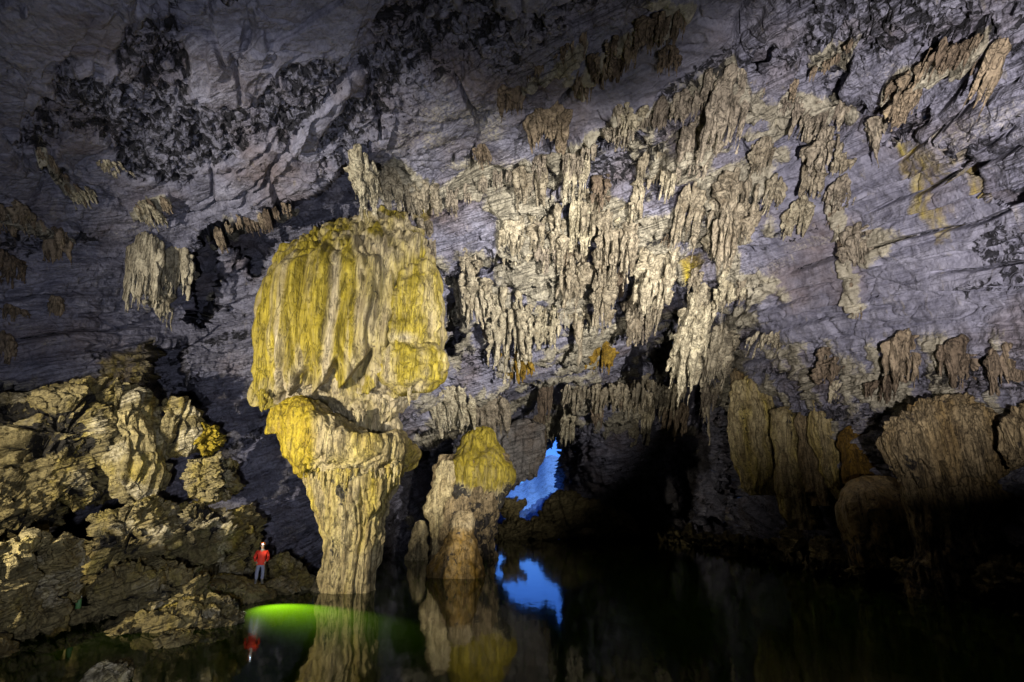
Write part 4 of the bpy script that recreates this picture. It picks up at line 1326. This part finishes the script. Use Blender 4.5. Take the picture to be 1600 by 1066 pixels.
    while n < 40:
        x, y = r.uniform(690, 1330), r.uniform(150, 660)
        if not inside(zone, np.array([x]), np.array([y]))[0]: continue
        hh = r.uniform(22, 64)
        put(x, y, hh * r.uniform(.45, .95), hh, r.choice(['ivory', 'ivory', 'grey', 'ivory', 'brown']), "ragged little stalactite in the crowded middle of the cave roof", "small stalactites crowding the middle of the roof")
        n += 1


M_DRIPG = rock_material("grey calcite", base_calcite=1.0, bands=False, bump=.16, calcite=((.12, .10, .08), (.42, .37, .31)), vary=True)
M_BANKD = rock_material("pendant rock", rock=((.06, .055, .055), (.30, .28, .27)), calcite=((.17, .15, .10), (.42, .38, .31)), bump=.3)
M_AMBER = rock_material("amber flowstone", base_calcite=1.0, bands=False, bump=.08, calcite=((.16, .085, .012), (.38, .25, .04)), rough=.5)

build_flowstone()
build_pedestal()
build_columns()
build_right()
build_bank()
build_drips()


# ------------------------------------------------------------------ person on the shore
def skin_obj(name, verts, edges, mat, parent, root=0, sub=2):
    """verts: (x, y, z, rx, ry)"""
    me = bpy.data.meshes.new(name)
    me.from_pydata([v[:3] for v in verts], edges, [])
    o = bpy.data.objects.new(name, me)
    C.objects.link(o)
    sk = o.modifiers.new("skin", 'SKIN')
    sk.use_smooth_shade = True
    for k, v in enumerate(verts):
        d = me.skin_vertices[0].data[k]
        d.radius = (v[3], v[4] if len(v) > 4 else v[3])
        d.use_root = k == root
    sb = o.modifiers.new("smooth", 'SUBSURF')
    sb.levels = sb.render_levels = sub
    me.materials.append(mat)
    o.parent = parent
    return o


def lathe(name, prof, mat, parent, loc=(0, 0, 0), rot=(0, 0, 0), n=28, sx=1.0, sy=1.0, bump=0.0, seed=0):
    t = np.linspace(0, 2 * math.pi, n, endpoint=False)
    pr = np.array(prof, float)
    V = np.stack([pr[:, 0, None] * np.cos(t) * sx, pr[:, 0, None] * np.sin(t) * sy, pr[:, 1, None] + 0 * t], -1)
    if bump: V = V + bump * noise(V.reshape(-1, 3), 9, seed).reshape(V.shape[:2])[..., None] * np.array([1, 1, .3])
    o = make_obj(name, V, grid_faces(len(pr), n, True), mat)
    o.location, o.rotation_euler = loc, rot
    if parent: o.parent = parent
    return o


def build_person():
    skin_m = plain("skin", (.45, .28, .19), .55, var=.1)
    red = plain("red jacket cloth", (.90, .045, .02), .7, var=.15, scale=20)
    grey = plain("grey blue trouser cloth", (.26, .26, .40), .85, var=.25, scale=16)
    boot_m = plain("muddy boot rubber", (.17, .16, .16), .7)
    orange = plain("orange helmet shell", (.75, .19, .02), .35, var=.05)
    black = plain("black plastic", (.02, .02, .02), .5)
    hair_m = plain("dark hair", (.03, .022, .016), .8)
    white = plain("eye white", (.7, .7, .7), .3, var=.02)
    lens = plain("lamp lens", (.8, .85, 1), .2, emit=(.62, .80, 1.0), estr=28)
    slab = [o for o in bpy.data.objects if o.name.startswith("shore_slab")][0]
    co = np.empty(len(slab.data.vertices) * 3, np.float32); slab.data.vertices.foreach_get("co", co)
    co = co.reshape(-1, 3) + np.array(slab.location)
    base = PY(404, 912, np.array(24.9))
    near = np.hypot(co[:, 0] - base[0], co[:, 1] - base[1]) < .22
    z = float(np.percentile(co[near, 2], 97)) if near.any() else float(base[2])
    root = empty("person", (base[0], base[1], z))
    root.rotation_euler = (0, 0, math.radians(20))
    S = 1.0
    tag(root, "person in red jacket, grey trousers and orange helmet with lit headlamp standing on the shore", "person")
    # front is -y; x to the figure's left (picture right)
    v, e = [], []

    def add(*a):
        v.append(a); return len(v) - 1

    def link(a, b): e.append((a, b))
    pel = add(0, 0, .90, .145, .10)
    ab = add(0, -.01, 1.06, .135, .095); link(pel, ab)
    ch = add(0, -.005, 1.24, .15, .105); link(ab, ch)
    sh = add(0, .01, 1.37, .11, .08); link(ch, sh)
    nk = add(0, 0, 1.455, .052, .055); link(sh, nk)
    jaw = add(0, -.025, 1.53, .066, .078); link(nk, jaw)
    hd = add(0, -.015, 1.60, .078, .095); link(jaw, hd)
    tp = add(0, -.005, 1.67, .058, .07); link(hd, tp)
    nose = add(0, -.118, 1.575, .014, .016); link(hd, nose)
    legs = []
    for s in (-1, 1):
        hip = add(s * .095, 0, .84, .09, .09); link(pel, hip)
        kn = add(s * .115, -.015 if s < 0 else -.03, .48, .062, .062); link(hip, kn)
        an = add(s * .125, .015, .09, .043, .043); link(kn, an)
        to = add(s * (.14 if s < 0 else .16), -.12, .045, .042, .036); link(an, to)
        legs.append((hip, kn, an, to))
        shd = add(s * .185, .015, 1.36, .062, .062); link(sh, shd)
        el = add(s * .285, .075, 1.11, .046, .046); link(shd, el)
        wr = add(s * .205, -.075, .945, .029, .026); link(el, wr)
        pm = add(s * .165, -.115, .885, .034, .02); link(wr, pm)
        # four fingers curled on the hem and a thumb from the side of the palm
        for q in range(4):
            ox = (q - 1.5) * .017
            L = (.030, .036, .034, .026)[q]
            a1 = add(s * (.158 + ox * .5), -.125 + ox * .8, .850 - .2 * abs(ox), .0095, .0095); link(pm, a1)
            a2 = add(s * (.150 + ox * .5), -.112 + ox * .8, .850 - L, .0085, .0085); link(a1, a2)
            a3 = add(s * (.143 + ox * .5), -.092 + ox * .8, .840 - L, .0075, .0075); link(a2, a3)
        t1 = add(s * .140, -.128, .905, .011, .011); link(pm, t1)
        t2 = add(s * .120, -.130, .885, .0095, .0095); link(t1, t2)
    skin_obj("body", v, e, skin_m, root)
    # clothes
    jv = [(0, 0, .86, .175, .125), (0, -.01, .98, .19, .14), (0, -.01, 1.15, .19, .14), (0, 0, 1.30, .18, .125), (0, .01, 1.40, .10, .085), (0, .0, 1.44, .075, .07)]
    je = [(0, 1), (1, 2), (2, 3), (3, 4), (4, 5)]
    for s in (-1, 1):
        b = len(jv)
        jv += [(s * .20, .015, 1.355, .085, .085), (s * .30, .078, 1.11, .072, .07), (s * .235, -.045, .975, .052, .05), (s * .215, -.066, .952, .047, .046)]
        je += [(3, b), (b, b + 1), (b + 1, b + 2), (b + 2, b + 3)]
    jk = skin_obj("jacket", jv, je, red, root, 1)
    collar = lathe("collar", [(.070, 0), (.082, .02), (.080, .05), (.068, .055), (.064, .02)], plain("pale scarf", (.45, .48, .55), .8), root, (0, .0, 1.425), n=24)
    tx = bpy.data.textures.new("cloth folds", 'CLOUDS'); tx.noise_scale = .12
    for o in (jk,):
        dm = o.modifiers.new("folds", 'DISPLACE'); dm.texture = tx; dm.strength = .05; dm.mid_level = .5
    tv = [(0, 0, .92, .155, .115), (0, 0, .86, .15, .115)]
    te = [(0, 1)]
    for s in (-1, 1):
        b = len(tv)
        tv += [(s * .10, 0, .78, .105, .105), (s * .118, -.02, .50, .082, .082), (s * .124, .0, .30, .076, .078), (s * .126, .012, .17, .068, .070)]
        te += [(1, b), (b, b + 1), (b + 1, b + 2), (b + 2, b + 3)]
    tr = skin_obj("trousers", tv, te, grey, root, 0)
    dm = tr.modifiers.new("folds", 'DISPLACE'); dm.texture = tx; dm.strength = .035; dm.mid_level = .5
    for s in (-1, 1):
        skin_obj("boot", [(s * .126, .015, .22, .062, .066), (s * .126, .015, .08, .058, .062), (s * (.14 if s < 0 else .155), -.10, .055, .055, .045), (s * (.146 if s < 0 else .168), -.17, .045, .04, .034)],
                 [(0, 1), (1, 2), (2, 3)], boot_m, root)
    # head
    for s in (-1, 1):
        ey = lathe("eye", [(.001, -.013), (.010, -.007), (.013, 0), (.010, .007), (.001, .013)], white, root, (s * .033, -.102, 1.605), n=12)
        ear = lathe("ear", [(.002, -.03), (.016, -.018), (.02, 0), (.017, .02), (.002, .03)], skin_m, root, (s * .083, .0, 1.585), n=12, sx=.5)
    lathe("mouth", [(.001, -.006), (.02, 0), (.001, .006)], plain("lips", (.25, .08, .06), .6), root, (0, -.098, 1.53), n=14, sy=.3)
    lathe("hair", [(.085, -.03), (.093, .0), (.092, .04), (.07, .08), (.001, .10)], hair_m, root, (0, .012, 1.60), n=30, sy=1.08, bump=.012)
    hm = lathe("helmet", [(.128, -.012), (.120, -.004), (.112, .02), (.105, .06), (.080, .105), (.045, .128), (.001, .135)], orange, root, (0, .0, 1.645), rot=(math.radians(-8), 0, 0), n=32, sy=1.12)
    hl = lathe("headlamp", [(.001, 0), (.030, 0), (.034, .01), (.034, .035), (.028, .045), (.001, .045)], black, root, (0, -.125, 1.69), rot=(math.radians(90), 0, 0), n=20)
    ln = lathe("lens", [(.026, 0), (.024, .012), (.014, .02), (.001, .023)], lens, hl, (0, 0, .043), n=18)
    lathe("strap", [(.119, -.012), (.121, .0), (.119, .012)], black, root, (0, 0, 1.685), n=32, sy=1.1)
    root.scale = (.9, .9, .9)
    # the headlamp's own beam, falling on the shallow green water in front
    a = math.radians(20)
    fr = np.array([base[0], base[1], z + 1.52]) + np.array([math.sin(a) * .3, -math.cos(a) * .3, 0])
    spot("headlamp_beam", fr, (-7.8, 22.0, 0), 40000, (1.0, 1.0, .78), 47, 1.0, .03)


def build_bag():
    g = plain("green bag cloth", (.06, .16, .05), .6)
    w = plain("pale bag rim", (.6, .6, .5), .6)
    p = PY(121, 951, np.array(18.9))
    o = [o for o in bpy.data.objects if o.get("label", "").startswith("low dark rock in the black gap")][0]
    co = np.empty(len(o.data.vertices) * 3, np.float32); o.data.vertices.foreach_get("co", co)
    co = co.reshape(-1, 3) + np.array(o.location)
    p[2] = co[np.hypot(co[:, 0] - p[0], co[:, 1] - p[1]) < .12, 2].max() - .02
    r = empty("dry_bag", p)
    tag(r, "small green bag with pale rolled top left in the dark gap of the bank", "bag")
    lathe("bag_body", [(.001, 0), (.075, .005), (.09, .06), (.088, .18), (.07, .27), (.045, .30)], g, r, n=24, bump=.012, sy=.8)
    lathe("rolled_top", [(.001, .29), (.06, .30), (.075, .33), (.06, .36), (.001, .37)], w, r, n=24, sy=.4, bump=.006)


def build_outside():
    """the misty valley seen through the opening"""
    m = rock_material("valley cliff", rock=((.55, .57, .60), (.85, .86, .88)), bump=.8, fine=.4)
    x = np.linspace(-150, 170, 160); v = np.linspace(0, 1, 50)
    X, Vv = np.meshgrid(x, v)
    top = 22 + 24 * np.exp(-((x - 32) / 14) ** 2) + 8 * noise(np.stack([x * .05, 0 * x, 0 * x], 1)) + 3 * noise(np.stack([x * .2, 0 * x, 0 * x], 1))
    Z = -2 + Vv * (top + 2)
    Yy = 400 + 60 * Vv ** 2 + 7 * fbm(np.stack([X.ravel(), 0 * X.ravel(), Z.ravel()], 1), .05, 3).reshape(X.shape)
    o = make_obj("hill", np.stack([X, Yy, Z], -1), grid_faces(50, 160), m)
    tag(o, kind="structure")
    gm = plain("valley ground", (.05, .08, .03), .9)
    X, Y = np.meshgrid(np.linspace(-600, 600, 40), np.linspace(255, 1500, 40))
    o = make_obj("ground", np.stack([X, Y, 0 * X - .4 + 1.2 * noise(np.stack([X.ravel() * .02, Y.ravel() * .02, 0 * X.ravel()], 1)).reshape(X.shape)], -1), grid_faces(40, 40), gm)
    tag(o, kind="structure")


build_outside()
build_person()
build_bag()
